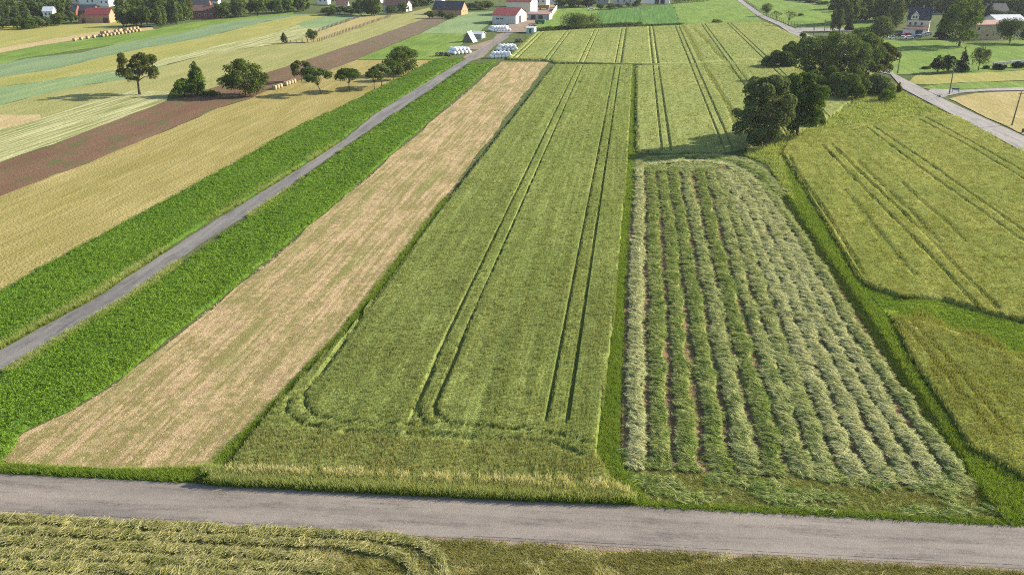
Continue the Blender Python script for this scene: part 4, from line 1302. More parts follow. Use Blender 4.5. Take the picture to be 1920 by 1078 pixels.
plant('broadleaf_tree', 'full', 757, 141, 90, 68, 'dark', 'biggest dark tree at the right end of the orchard row', seed=24, n=6500)
plant('young_tree', 'tall', 533, 82, 61, 16, 'olive', 'small thin pale tree at the corner of the fenced meadow', seed=25, n=900)
plant('young_tree', 'round', 585, 80, 55, 22, 'dark', 'small dark tree standing at the lower fence line', seed=26, n=1500)
plant('shrub', 'bush', 395, 180, 170, 34, 'fresh', 'low green scrub at the foot of the young tree, left end of the soil', seed=27, n=800, cat='bush')
plant('shrub', 'bush', 387, 905, 884, 26, 'fresh', 'little dark bush beside the gap in the verge of the near road', seed=28, n=1300, leaf=.09, cat='bush')

# hedge clump on the right
GH = 'trees and bushes of the big hedge on the right'
for i, (px, py, pt, w, mt, lb) in enumerate((
        (1462, 128, 96, 54, 'dark', 'low dark bush at the left tip of the big hedge'),
        (1490, 118, 76, 46, 'mid', 'dark green bush second from the left tip of the big hedge'),
        (1506, 106, 60, 38, 'hedge', 'small round-topped tree poking up at the far left of the big hedge'),
        (1528, 150, 72, 84, 'hedge', 'broad rounded tree forming the left shoulder of the big hedge'),
        (1572, 158, 64, 96, 'hedge', 'tallest broad tree in the middle of the big hedge'),
        (1612, 150, 66, 78, 'hedge', 'tree right of the middle of the big hedge, sunlit top'),
        (1645, 146, 74, 62, 'olive', 'lighter yellow-green tree at the right end of the big hedge'),
        (1545, 178, 124, 66, 'dark', 'dark bush in front of the left part of the big hedge'),
        (1590, 186, 128, 70, 'dark', 'dark shaded bush in front of the middle of the big hedge'),
        (1640, 178, 138, 64, 'hedge', 'bush in front of the right end of the big hedge by the side road'))):
    plant('hedge_tree', 'full' if w > 75 else 'bush', px, py, pt - 3, w * 1.12, mt, lb, GH, seed=40 + i, n=9500, leaf=.3, hollow=.8)
plant('shrub', 'bush', 1663, 192, 164, 38, 'fresh', 'round light-green bush on the rough grass near the side road', seed=55, n=2600, leaf=.18, cat='bush')
plant('shrub', 'tall', 1684, 176, 154, 16, 'olive', 'thin yellowish bush right behind the round light-green one', seed=56, n=700, leaf=.18, cat='bush')

# around the houses on the right
plant('broadleaf_tree', 'full', 1798, 88, -6, 76, 'mid', 'huge full green tree between the white house and the tan building', seed=60, n=9000, leaf=.36)
plant('spruce_tree', 'spruce', 1768, 74, 4, 34, 'needle', 'dark spruce close behind the left side of the huge green tree', seed=61, n=4200, leaf=.35)
plant('willow_tree', 'round', 1648, 84, 32, 52, 'willow', 'pale willow-like tree left of the parked cars', seed=62, n=4200, leaf=.3)
plant('willow_tree', 'tall', 1680, 52, -6, 46, 'willow', 'tall pale tree behind the parked cars', seed=63, n=4200, leaf=.34)
plant('poplar_tree', 'tall', 1561, 60, 14, 20, 'olive', 'slim poplar, left one of the pair at the end of the paddock', seed=64, n=2000)
plant('poplar_tree', 'tall', 1574, 60, 13, 20, 'willow', 'slim poplar, right one of the pair at the end of the paddock', seed=65, n=2000)
plant('spruce_tree', 'spruce', 1592, 58, 34, 20, 'cypress', 'small light conifer right of the pair of poplars', seed=66, n=1600)
plant('shrub', 'bush', 1564, 70, 56, 26, 'fresh', 'bright green bush below the pair of poplars', seed=67, n=1200, cat='bush')
plant('shrub', 'bush', 1612, 68, 49, 34, 'mid', 'bright green rounded bush left of the pale willow', seed=68, n=1500, cat='bush')
plant('broadleaf_tree', 'round', 1893, 82, 36, 60, 'dark', 'dark round tree in front of the grey-roofed barn at right', seed=69, n=4200, leaf=.3)
plant('broadleaf_tree', 'round', 1925, 84, 50, 40, 'dark', 'dark tree cut by the right edge beside the grey-roofed barn', seed=70, n=2600, leaf=.3)
plant('spruce_tree', 'spruce', 1852, 40, -2, 30, 'needle', 'dark spruce behind the tan building', seed=71, n=2200, leaf=.34)
for i, (px, py, pt, w, k, mt, lb) in enumerate((
        (1757, 138, 104, 32, 'bush', 'cypress', 'dark broad conifer, leftmost of the conifer group in the meadow'),
        (1777, 137, 99, 34, 'bush', 'cypress', 'middle dark broad conifer of the group in the meadow'),
        (1803, 135, 87, 30, 'spruce', 'needle', 'pointed dark spruce right of the broad conifers'),
        (1834, 133, 86, 40, 'round', 'willow', 'light feathery tree right of the pointed spruce'),
        (1873, 131, 119, 26, 'bush', 'cypress', 'clipped dark shrub, left one by the stone wall'),
        (1908, 128, 114, 26, 'bush', 'cypress', 'clipped dark shrub, right one by the stone wall'),
        (1849, 130, 122, 12, 'bush', 'mid', 'tiny shrub between the feathery tree and the clipped ones'),
        (1735, 130, 124, 18, 'bush', 'mid', 'flat low bush left of the conifer group'))):
    plant('conifer' if mt in ('cypress', 'needle') else 'shrub', k, px, py, pt, w, mt, lb, None, seed=80 + i, n=2200, leaf=.22, cat='bush' if w < 30 and k == 'bush' else 'tree')
plant('broadleaf_tree', 'round', 1437, 31, 7, 22, 'dark', 'small dark round tree beside the far side road', seed=90, n=1500)
plant('bare_tree', 'orchard', 1455, 42, 20, 22, 'olive', 'thin half-bare tree in the paddock, left one', seed=91, n=260)
plant('bare_tree', 'orchard', 1478, 50, 20, 28, 'olive', 'thin half-bare brownish tree in the paddock, right one', seed=92, n=300)
plant('shrub', 'bush', 1500, 31, 25, 14, 'dark', 'tiny dark bush in the shade stripes of the paddock', seed=93, n=400, cat='bush')
plant('shrub', 'bush', 1087, 54, 19, 80, 'hedge', 'large round dark bush behind the farm hedge', seed=94, n=5200, leaf=.3, cat='bush')
plant('shrub', 'bush', 1345, 44, 37, 26, 'mid', 'low bush at the foot of the bright green field near the far road', seed=95, n=700, cat='bush')

# field hedge: one clipped row, built as one plant
def hedge(pts, h, w, label, mt, seed, n):
    L = np.array(pts); d = np.concatenate([[0], np.cumsum(np.hypot(*np.diff(L, axis=0).T))])
    r = np.random.default_rng(seed)
    k = int(d[-1] / (w * .5)); t = np.linspace(0, d[-1], k)
    c0 = L[0]
    B = [(np.interp(a, d, L[:, 0]) - c0[0], np.interp(a, d, L[:, 1]) - c0[1], h * r.uniform(.35, .6), w * r.uniform(.4, .6), h / w * 1.1) for a in t]
    root = empty('hedge', (c0[0], c0[1], .02)); tag(root, label, 'hedge')
    link('foliage', crown_mesh('foliage', B, n, .3, seed, M[MATK[mt]]), root)
    m = MB()
    for b in B[::3]: m.tube([(b[0], b[1], 0), (b[0] + .1, b[1], h * .6)], [.06, .03], 4)
    m.build('stems', M['bark'], root)['kind'] = 'stuff'


hedge(tp((1003, 60), (1040, 57), (1100, 53), (1200, 49)), 1.7, 2.6, 'long clipped dark hedge between the farm and the far wheat', 'dark', 5, 4500)
hedge(tp((1205, 50), (1280, 47)), .9, 1.8, 'low scrubby hedge end in front of the striped green fields', 'mid', 6, 900)
hedge(tp((1262, 8), (1330, 3)), 3.5, 4, 'tall dark hedge behind the striped field at the top', 'dark', 7, 1800)

# woods and garden trees far off
r_ = random.Random(5)


ORD = ['first', 'second', 'third', 'fourth', 'fifth', 'sixth', 'seventh', 'eighth', 'ninth', 'tenth', 'eleventh', 'twelfth', 'thirteenth', 'fourteenth', 'fifteenth',
       'sixteenth', 'seventeenth', 'eighteenth', 'nineteenth', 'twentieth']


def wood(px0, px1, pts, n, hpx, kinds, mats, label, group, seed, jit=6, wpx=(22, 34), bark='bark'):
    for i in range(n):
        t = (i + r_.random()) / n; px = px0 + (px1 - px0) * t
        py = np.interp(px, [p[0] for p in pts], [p[1] for p in pts]) - r_.uniform(0, jit)
        hp = r_.uniform(*hpx)
        far_plant('woodland_tree', r_.choice(kinds), px, py, py - hp, r_.uniform(*wpx), r_.choice(mats), '%s from the left of the %s' % (ORD[i], group), group, seed + i, bark=bark)


wood(-30, 140, [(-30, 62), (0, 58), (90, 55), (140, 46)], 12, (20, 32), ['bush', 'full'], ['dark', 'hedge', 'mid'], 'dark broadleaf tree at the front edge of the dense wood at top left', 'front trees of the top left wood', 400)
wood(-30, 132, [(-30, 40), (132, 34)], 12, (26, 40), ['full', 'tall'], ['dark', 'hedge'], 'tall dark tree standing deeper in the wood at top left', 'inner trees of the top left wood', 430)
wood(-40, 150, [(-40, 18), (150, 12)], 14, (24, 36), ['full', 'tall'], ['dark', 'hedge'], 'dark tree at the back of the wood along the top edge at left', 'back trees of the top left wood', 460, jit=10)
wood(222, 300, [(222, 52), (300, 54)], 8, (30, 46), ['full', 'bush'], ['dark', 'mid', 'hedge'], 'dark tree of the copse right of the orange barn', 'trees of the copse beside the orange barn', 490)
wood(292, 360, [(292, 52), (330, 48), (360, 41)], 8, (36, 52), ['tall'], ['olive', 'hedge'], 'tall birch of the copse between the orange barn and the brown-roofed house', 'birches of the copse', 510, wpx=(16, 24), bark='birch_bark')
wood(225, 360, [(225, 34), (360, 22)], 9, (28, 40), ['full'], ['dark', 'hedge'], 'dark tree at the back of the copse with the birches', 'back trees of the copse', 530)
wood(408, 486, [(408, 37), (486, 31)], 7, (30, 40), ['full', 'bush'], ['dark', 'hedge'], 'dark tree of the clump right of the brown-roofed house', 'trees of the clump right of the brown-roofed house', 550)
wood(492, 572, [(492, 28), (572, 25)], 8, (26, 36), ['full', 'bush'], ['dark', 'mid'], 'dark tree of the clump above the blue-green field end', 'trees of the clump above the rye field end', 570)
wood(612, 662, [(612, 30), (662, 28)], 4, (16, 22), ['bush', 'full'], ['dark', 'mid'], 'garden tree left of the brown-roofed small house', 'garden trees by the small house', 590, jit=3)
wood(675, 712, [(675, 30), (712, 31)], 3, (30, 38), ['full'], ['dark', 'hedge'], 'tall garden tree left of the long brown-roofed barn', 'garden trees by the long barn', 600, jit=3)
wood(730, 760, [(730, 29), (760, 24)], 2, (15, 20), ['full'], ['dark'], 'dark garden tree in front of the long brown-roofed barn', 'garden trees before the long barn', 610, jit=2)
wood(765, 805, [(765, 18), (805, 12)], 4, (14, 20), ['full'], ['dark', 'mid'], 'garden tree between the long barn and the dark-roofed barn', 'garden trees between the barns', 620, jit=2)
wood(796, 850, [(796, 37), (850, 36)], 4, (10, 16), ['bush'], ['mid', 'hedge'], 'bush in front of the dark-roofed barn with the orange gable', 'bushes before the dark-roofed barn', 630, jit=2, wpx=(18, 26))
wood(880, 925, [(880, 21), (925, 19)], 4, (15, 19), ['bush'], ['dark', 'hedge'], 'dark bush left behind the red-roofed hall', 'bushes behind the red-roofed hall', 640, jit=3)
wood(1052, 1112, [(1052, 16), (1112, 14)], 6, (18, 26), ['full', 'bush'], ['hedge', 'dark', 'mid'], 'garden tree behind the lawn of the farm', 'garden trees behind the farm lawn', 650, jit=4)
wood(1118, 1205, [(1118, 19), (1160, 19), (1205, 14)], 7, (9, 15), ['bush'], ['mid', 'dark', 'hedge'], 'garden bush in front of the grey house at the top', 'garden bushes before the grey house', 660, jit=3, wpx=(12, 20))
wood(1480, 1560, [(1480, 2), (1560, 12)], 6, (6, 12), ['bush'], ['hedge', 'dark'], 'scrub bush along the upper edge of the paddock', 'scrub above the paddock', 670, jit=2)
wood(1568, 1665, [(1568, 52), (1600, 46), (1665, 44)], 13, (44, 58), ['full'], ['dark'], 'big dark tree of the wood behind the poplars', 'dark trees behind the poplars', 680, wpx=(30, 44))
wood(1560, 1740, [(1560, 24), (1740, 20)], 16, (30, 44), ['full', 'full', 'spruce'], ['dark', 'hedge'], 'dark tree of the wood behind the white house', 'dark trees behind the white house', 700, wpx=(28, 40))
wood(1735, 1960, [(1735, 26), (1960, 30)], 19, (26, 42), ['full', 'full', 'spruce'], ['dark', 'hedge'], 'dark tree of the wood behind the tan building', 'dark trees behind the tan building', 720, wpx=(26, 40))
wood(1860, 1990, [(1860, 60), (1990, 62)], 6, (30, 40), ['full'], ['dark', 'hedge'], '', 'dark trees beside the grey-roofed barn', 900, wpx=(28, 38))
wood(1700, 1960, [(1700, 6), (1960, 10)], 19, (24, 34), ['full'], ['dark', 'hedge'], 'dark tree of the far wood at the top right corner', 'trees of the far wood at top right', 740, wpx=(26, 40))
wood(150, 480, [(150, 4), (480, -4)], 14, (12, 18), ['full'], ['dark', 'hedge'], 'tree between the far white houses at the top left', 'trees among the far houses', 760, wpx=(16, 26))
wood(560, 1060, [(560, 2), (1060, -3)], 20, (8, 16), ['full'], ['dark', 'hedge'], 'village tree right at the top edge of the picture', 'village trees along the top edge', 780, wpx=(16, 26))
wood(1060, 1300, [(1060, -4), (1300, -8)], 8, (6, 12), ['full'], ['dark', 'hedge'], 'village tree at the top edge behind the white garages', 'village trees behind the garages', 810, wpx=(16, 26))

# ------------------------------------------------------------------ buildings
BM = dict(white=plain('white_plaster', (.72, .70, .64), var=.15), cream=plain('cream_plaster', (.62, .56, .43), var=.2), tan=plain('tan_plaster', (.46, .36, .22), var=.25),
          orange=plain('orange_brick', (.42, .23, .13), var=.3), brick=plain('dark_red_brick', (.22, .09, .06), var=.3), grey=plain('grey_render', (.34, .34, .33), var=.3),
          pale=plain('pale_render', (.52, .49, .44), var=.3), red_roof=plain('red_sheet_roof', (.17, .04, .04), var=.5, scale=.8), brown_roof=plain('brown_tile_roof', (.13, .075, .06), var=.4, scale=.8),
          dark_roof=plain('dark_slate_roof', (.045, .05, .06), var=.4, scale=.8), pink_roof=plain('faded_pink_roof', (.34, .20, .17), var=.35, scale=.8), grey_roof=plain('pale_grey_roof', (.42, .44, .46), var=.25, scale=.8),
          maroon=plain('maroon_roof', (.18, .05, .06), var=.3), glass=plain('dark_window_glass', (.03, .035, .045), rough=.15, spec=.6, var=.2), door=plain('dark_door_wood', (.06, .05, .045)),
          yellow=plain('yellow_plaster', (.62, .56, .20), var=.2), mint=plain('mint_sheet', (.38, .58, .48), var=.2), frame=plain('white_window_frame', (.75, .75, .72)),
          chim=plain('chimney_brick', (.30, .16, .12)))


def house(name, px, py, w, d, wh, rh, rot, wall, roof, label, ridge='x', windows=(), doors=(), chimney=None, cat='building', over=.35, roof_side=True):
    """footprint w x d; (px, py) is the photo point of the middle of its near wall; rot turns it"""
    b = at(px, py)
    root = empty(name, (b[0], b[1], .05), math.radians(rot)); tag(root, label, cat)
    m = MB()
    if ridge == 'x':
        prof = [(0, -.3), (0, wh), (d / 2, wh + rh), (d, wh), (d, -.3)]
        vs = [(x, y, z) for x in (-w / 2, w / 2) for y, z in prof]
    else:
        prof = [(-w / 2, -.3), (-w / 2, wh), (0, wh + rh), (w / 2, wh), (w / 2, -.3)]
        vs = [(x, y, z) for y in (0, d) for x, z in prof]
    m.add(vs, [(0, 1, 2, 3, 4), (9, 8, 7, 6, 5)] + [(i, i + 5, (i + 1) % 5 + 5, (i + 1) % 5) for i in range(5)])
    m.build('wall', BM[wall], root)
    m = MB(); th = .18
    half = (d if ridge == 'x' else w) / 2; ln = (w if ridge == 'x' else d)
    sl = rh / half
    for s in (-1, 1):
        e = half + over
        pr = [(0, wh + rh + th), (s * e, wh - over * sl + th), (s * e, wh - over * sl + .02), (0, wh + rh + .02)]
        if ridge == 'x':
            vs = [(x, d / 2 + a, z) for x in (-ln / 2 - over, ln / 2 + over) for a, z in pr]
        else:
            vs = [(a, y, z) for y in (-over, ln + over) for a, z in pr]
        m.add(vs, [(0, 1, 2, 3), (7, 6, 5, 4), (0, 4, 5, 1), (1, 5, 6, 2), (2, 6, 7, 3), (3, 7, 4, 0)])
    rf = m.build('roof', BM[roof], root)
    if chimney:
        m = MB(); m.box((chimney[0], chimney[1], wh + rh + .3), (.6, .6, 1.8)); m.build('chimney', BM['chim'], rf)

    def opening(kind, face, u, z, ww, hh, mat):
        m = MB(); f = MB(); t = .06
        if face == 'f': c, s, fs = (u, -t / 2, z), (ww, t, hh), (ww + .2, t * .8, hh + .2)
        elif face == 'r': c, s, fs = (w / 2 + t / 2, u, z), (t, ww, hh), (t * .8, ww + .2, hh + .2)
        else: c, s, fs = (-w / 2 - t / 2, u, z), (t, ww, hh), (t * .8, ww + .2, hh + .2)
        m.box(c, s); o = m.build(kind, mat, root)
        if kind == 'window':
            f.box(c, fs); f.build('frame', BM['frame'], o)
        return o
    for q in windows: opening('window', *q, BM['glass'])
    for q in doors: opening('door', *q, BM['door'])
    return root


def wins(face, us, z, w=1.0, h=1.2): return [(face, u, z, w, h) for u in us]


house('farm_hall', 945, 46, 12.5, 20, 4.4, 3.0, -9, 'pale', 'red_roof', 'large pale hall with dark red roof at the end of the lane', ridge='x', windows=wins('f', (-3.5, -1.2), 2.6, 1.6, .8), doors=[('r', 8, 1.9, 4, 3.6)])
house('farm_barn', 972, 30, 14, 17, 7.4, 3.2, -7, 'cream', 'red_roof', 'taller cream farm barn with red roof behind the hall', ridge='x', windows=wins('r', (4, 8), 4, 1, 1.2), doors=[('f', 3, 1.6, 3, 3)], chimney=(-3, 8))
house('farmhouse', 995, 14, 20, 11, 7, 3.4, -7, 'cream', 'red_roof', 'farmhouse with bright red roof at the top edge behind the barns', windows=wins('f', (2, 5, 8), 3.5), chimney=(0, 5))
house('farm_shed', 1010, 38, 11.5, 8, 2.9, .9, -7, 'grey', 'pink_roof', 'long low farm shed with faded pink roof right of the yard', doors=[('f', -3, 1.2, 2.4, 2.3), ('f', 1, 1.2, 2.4, 2.3)])
m = MB(); a, b = at(1030, 38), at(1044, 18)
wl = empty('garden_wall', (a[0], a[1], 0), math.atan2(b[1] - a[1], b[0] - a[0])); tag(wl, 'cream boundary wall running back from the pink-roofed shed', 'wall')
L_ = math.hypot(*(b - a)); m.box((L_ / 2, 0, 1.1), (L_, .3, 2.3)); m.build('wall', BM['cream'], wl)
m = MB(); m.box((L_ / 2, 0, 2.3), (L_ + .1, .45, .1)); m.build('coping', BM['pale'], wl)
house('dark_barn', 838, 29, 17.5, 11, 3.0, 4.2, -9, 'orange', 'dark_roof', 'long barn with dark roof and sunlit orange gable', windows=wins('r', (4, 7), 2), doors=[('f', -4, 1.2, 3, 2.3)])
house('barn', 740, 22, 15, 9, 3.4, 2.8, -9, 'pale', 'brown_roof', 'long pale barn with brown roof at the top edge of the grain strip', windows=wins('f', (-4, 0, 4), 1.8), doors=[('r', 4, 1.3, 2, 2.5)])
house('house', 642, 24, 6.5, 8, 4.2, 2.6, 10, 'white', 'brown_roof', 'small white house with brown roof among garden trees', windows=wins('f', (-1.5, 1.5), 2.5))
house('house', 605, 9, 7, 8, 4, 2.6, 5, 'white', 'maroon', 'house with maroon roof at the top edge', windows=wins('f', (-1.5, 1.5), 2.5))
house('house', 628, 11, 5, 7, 5, 2, 5, 'yellow', 'brown_roof', 'pale yellow house just right of the maroon-roofed one', windows=wins('f', (-1, 1), 3))
house('house', 700, 7, 8, 8, 4, 2.4, -5, 'pale', 'brown_roof', 'pale house behind the tall garden tree at the top', windows=wins('f', (-2, 2), 2.4))
house('house', 775, 6, 8, 8, 4.5, 2.4, -5, 'cream', 'grey_roof', 'cream house with pale roof right of the long barn', windows=wins('f', (-2, 2), 2.6))
house('house', 818, 4, 8, 8, 5, 2.4, -5, 'white', 'brown_roof', 'white house behind the long dark-roofed barn', windows=wins('f', (-2, 2), 3))
house('orange_barn', 184, 44, 12, 9, 4.2, 2.8, 12, 'orange', 'red_roof', 'orange brick barn with red roof at top left', doors=[('f', 4, 1.3, 2.5, 2.5)])
house('white_annex', 197, 41, 5, 7, 3.8, 1.6, 12, 'white', 'red_roof', 'white annex at the right end of the orange barn', windows=wins('f', (-1, 1), 2))
house('brick_shed', 157, 44, 5, 7, 3, 1.8, 20, 'orange', 'dark_roof', 'small orange shed with dark roof left of the orange barn', ridge='y', doors=[('f', 0, 1.1, 1.4, 2)])
house('dark_shed', 128, 32, 9, 8, 3, 3.4, 10, 'brick', 'dark_roof', 'dark-roofed shed at the edge of the wood at top left', doors=[('f', 0, 1.1, 1.4, 2)])
house('dark_shed', 157, 31, 12, 8, 2.8, 3.0, 10, 'brick', 'dark_roof', 'dark-roofed shed behind the orange barn at top left', doors=[('f', 0, 1.1, 1.4, 2)])
house('house', 91, 36, 5, 6, 4, 2, 15, 'white', 'grey_roof', 'small white house hidden in the wood at top left', windows=wins('f', (-1, 1), 2.5))
for px, py, w, wl_, rf, lb in ((149, 10, 8, 'cream', 'grey_roof', 'far cream house, leftmost of the far pale houses'), (170, 11, 14, 'white', 'grey_roof', 'far long white building beyond the green meadow'),
                               (196, 13, 6, 'white', 'dark_roof', 'far small white house with dark roof'), (240, 5, 9, 'cream', 'maroon', 'far house with maroon roof behind the copse'),
                               (285, 3, 8, 'white', 'grey_roof', 'far pale house above the copse of birches'), (335, 5, 12, 'white', 'grey_roof', 'far long white hall above the birches'),
                               (356, 3, 8, 'white', 'brown_roof', 'far white house at the top edge above the brown-roofed house')):
    house('house', px, py, w, 9, 4.4, 2.2, 8, wl_, rf, lb, windows=wins('f', (-1.5, 1.5), 2.6))
house('house', 386, 36, 13, 9, 4.2, 2.6, 12, 'brick', 'brown_roof', 'brick house with brown roof and orange gable between the tree clumps', windows=wins('f', (-3, 0, 3), 2), doors=[('f', 4.8, 1.2, 1.1, 2.2)], chimney=(2, 4))
house('barn', 370, 22, 14, 8, 4, 2.8, 12, 'brick', 'dark_roof', 'dark-roofed barn behind the brick house at upper left')
house('house', 396, 17, 9, 8, 4.5, 2.6, 12, 'white', 'dark_roof', 'white-walled house with dark roof just behind the brick house', windows=wins('f', (-2, 2), 2.8))
house('house', 1170, 9, 14, 9, 3.4, 2.2, -2, 'pale', 'grey_roof', 'grey-roofed house behind garden bushes at the top edge', windows=wins('f', (-4, 0, 4), 2))
house('house', 1128, 8, 9, 8, 3, 2.2, -2, 'grey', 'brown_roof', 'grey house with brown roof left of the grey-roofed one', windows=wins('f', (-2, 2), 1.9))
house('garage', 1228, 8, 19, 8, 3.8, 1.2, -3, 'white', 'grey_roof', 'white garage building with two big dark doors at the top edge', doors=[('f', 1.2, 1.6, 2.9, 3.1), ('f', 4.9, 1.6, 2.9, 3.1)])
house('house', 1037, 8, 6, 6, 3.5, 2, -5, 'white', 'grey_roof', 'small white outbuilding right of the farmhouse', windows=wins('f', (0,), 2))
wh = house('white_house', 1719, 62, 9.5, 11, 5.8, 4.8, -18, 'cream', 'dark_roof', 'white two-storey house with dark roof and dormer among trees', ridge='x',
           windows=wins('f', (-3.4, -1.2), 4.0, 1.0, 1.3) + wins('f', (1.5,), 4.0, 1.0, 1.3) + wins('r', (3.5, 7), 4.0), doors=[('f', 0, 1.1, 1.1, 2.1)], chimney=(1, 5.5))
m = MB(); m.add([(-3.4, -.25, 5.5), (-.2, -.25, 5.5), (-.2, -.25, 7.4), (-1.8, -.25, 9.2), (-3.4, -.25, 7.4), (-3.4, 3, 5.5), (-.2, 3, 5.5), (-.2, 3, 7.4), (-1.8, 3.9, 9.2), (-3.4, 3, 7.4)],
                [(0, 1, 2, 3, 4), (9, 8, 7, 6, 5), (0, 5, 6, 1), (1, 6, 7, 2), (4, 9, 5, 0)])
dm = m.build('dormer', BM['cream'], wh)
m = MB(); m.add([(-3.7, -.5, 7.2), (-1.8, -.5, 9.3), (.1, -.5, 7.2), (-3.7, 3.2, 7.2), (-1.8, 4.2, 9.3), (.1, 3.2, 7.2), (-3.7, -.5, 7.35), (-1.8, -.5, 9.45), (.1, -.5, 7.35), (-3.7, 3.2, 7.35), (-1.8, 4.2, 9.45), (.1, 3.2, 7.35)],
                [(6, 7, 10, 9), (7, 8, 11, 10), (0, 3, 4, 1), (1, 4, 5, 2), (0, 1, 7, 6), (1, 2, 8, 7), (0, 6, 9, 3), (2, 5, 11, 8)])
m.build('dormer_roof', BM['dark_roof'], dm)
for u in (-2.4, -1.2):
    m = MB(); m.box((u, -.29, 6.9), (.7, .06, 1.0)); m.build('window', BM['glass'], dm)
m = MB(); m.box((0, -1.7, 3.0), (9.6, 3.2, .18)); m.build('porch_roof', BM['brown_roof'], wh)
house('garage', 1713, 66, 9.5, 4, 2.5, .5, -16, 'white', 'brown_roof', 'low white and yellow garage in front of the white house', doors=[('f', 2, 1.1, 3, 2)])
house('tan_building', 1851, 75, 13, 10, 6.2, 1.4, 16, 'tan', 'pink_roof', 'tan two-storey building with low pinkish roof right of the huge tree', windows=wins('f', (-4.8,), 4.6) + wins('f', (4.2,), 4.2, 1.2, 2) + wins('f', (2.5,), 2.4, .5, 2.2), doors=[('f', -.4, 1.8, .8, .7)])
house('grey_barn', 1893, 66, 14, 12, 6, 2.2, 14, 'pale', 'grey_roof', 'pale barn with light grey roof at the right edge', windows=wins('f', (3,), 3))
house('house', 1872, 40, 10, 9, 5, 3.4, 14, 'orange', 'dark_roof', 'half hidden house with dark roof and orange gable behind the tan building', windows=wins('r', (3,), 4))
# stone wall at right
a, b = at(1862, 124), at(2000, 112); L_ = math.hypot(*(b - a)); ang = math.atan2(b[1] - a[1], b[0] - a[0])
wl = empty('stone_wall', (a[0], a[1], 0), ang); tag(wl, 'low grey stone wall behind the clipped shrubs at right', 'wall')
m = MB(); x = 0
while x < L_:
    w_ = random.uniform(.5, 1.1)
    for z in range(3): m.box((x + w_ / 2, random.uniform(-.05, .05), .2 + z * .38), (w_ * .95, .5, .36))
    x += w_
wb = m.build('stonework', BM['grey'], wl); wb['kind'] = 'stuff'

# small farm things
sh = empty('tent_hut', (*at(876, 80), .03), math.radians(-15)); tag(sh, 'small A-shaped hut with a mint roof sheet beside the lane', 'hut')
m = MB(); m.prism([(-2.6, 0), (0, 4.2), (2.6, 0)], 0, 4); m.build('hut_body', M['timber'], sh)
m = MB(); m.add([(0.1, -.2, 4.4), (2.9, -.2, 0), (2.9, 4.2, 0), (.1, 4.2, 4.4), (0, -.2, 4.3), (2.8, -.2, -.05), (2.8, 4.2, -.05), (0, 4.2, 4.3)], [(0, 1, 2, 3), (4, 7, 6, 5), (0, 4, 5, 1), (3, 2, 6, 7)])
m.build('roof_sheet', BM['mint'], sh)
house('greenhouse', 895, 73, 4, 5, 1.8, .9, -10, 'grey', 'grey_roof', 'grey greenhouse shed behind the A-shaped hut', cat='shed')
house('field_shed', 994, 63, 3.6, 4.5, 2.3, .4, -8, 'mint', 'grey_roof', 'small pale box-like shed at the corner of the far wheat', cat='shed', doors=[('f', 0, 1, .9, 1.8)])
cabin = empty('container', (*at(1012, 46), .03), math.radians(-7)); tag(cabin, 'flat green trailer standing on the farm grass', 'trailer')
m = MB(); m.box((0, 1.5, 1.3), (5, 2.4, 1.5)); m.box((0, 1.5, 2.1), (4.4, 2.0, .15)); m.build('trailer_box', plain('green_paint', (.03, .14, .08)), cabin)
for sx in (-1.6, 1.6):
    m = MB(); m.tube([(sx, .2, .45), (sx, .45, .45)], .45, 12); m.build('wheel', plain('tyre', (.02, .02, .02)), cabin)
tr = empty('yellow_machine', (*at(1020, 19), .03), math.radians(-7)); tag(tr, 'yellow-brown farm wagon in the yard behind the pink-roofed shed', 'wagon')
m = MB(); m.box((0, 0, 1.9), (6.5, 2.4, 1.9), taper=1.08); m.build('wagon_box', plain('ochre_paint', (.32, .22, .05), var=.4), tr)
for sx in (-2.2, 2.2):
    m = MB(); m.tube([(sx, -1.3, .5), (sx, -1.0, .5)], .5, 12); m.build('wheel', plain('tyre', (.02, .02, .02)), tr)
for (px, py, n_, lab, nm) in ((832, 106, 26, 'dark stack of logs left of the white wrapped bales', 'log_stack'), (1000, 53, 18, 'heap of dark firewood at the farm hedge corner', 'log_stack'), (973, 80, 16, 'jumble of dark timber right of the lane bend', 'timber_heap')):
    b_ = at(px, py); rt_ = empty(nm, (*b_, .03), .2); tag(rt_, lab, 'wood pile')
    for i in range(n_):
        m = MB(); row = i % 3; cxx = (i // 3 - n_ / 6) * .62 + random.uniform(-.1, .1)
        m.tube([(cxx, -1.1 + random.uniform(-.2, .2), .3 + row * .55), (cxx + random.uniform(-.3, .3), 1.1, .3 + row * .55)], random.uniform(.2, .3), 6)
        m.build('log', M['timber'] if i % 3 else M['bark'], rt_)

# wrapped silage bales: each one an object
bm_mats = plain('white_bale_wrap', (.80, .80, .80), rough=.35, var=.12, spec=.5)


def bale_mesh(name, mat, r=.66, l=1.25, seed=0):
    rr = random.Random(seed); m = MB(); n = 14; rings = []
    for x, k in ((-l / 2, .0), (-l / 2, .82), (-l * .44, .97), (-l * .2, 1.02), (0, 1), (l * .2, 1.02), (l * .44, .97), (l / 2, .82), (l / 2, 0)):
        rings.append([(x, math.cos(t * 6.2832 / n) * r * max(k, .02) * rr.uniform(.97, 1.03), r + math.sin(t * 6.2832 / n) * r * max(k, .02) * rr.uniform(.97, 1.03)) for t in range(n)])
    vs = [v for q in rings for v in q]; fs = []
    for i in range(len(rings) - 1):
        for t in range(n):
            u = (t + 1) % n; fs.append((i * n + t, i * n + u, (i + 1) * n + u, (i + 1) * n + t))
    m.add(vs, fs)
    return m.mesh(name, mat, smooth=True)


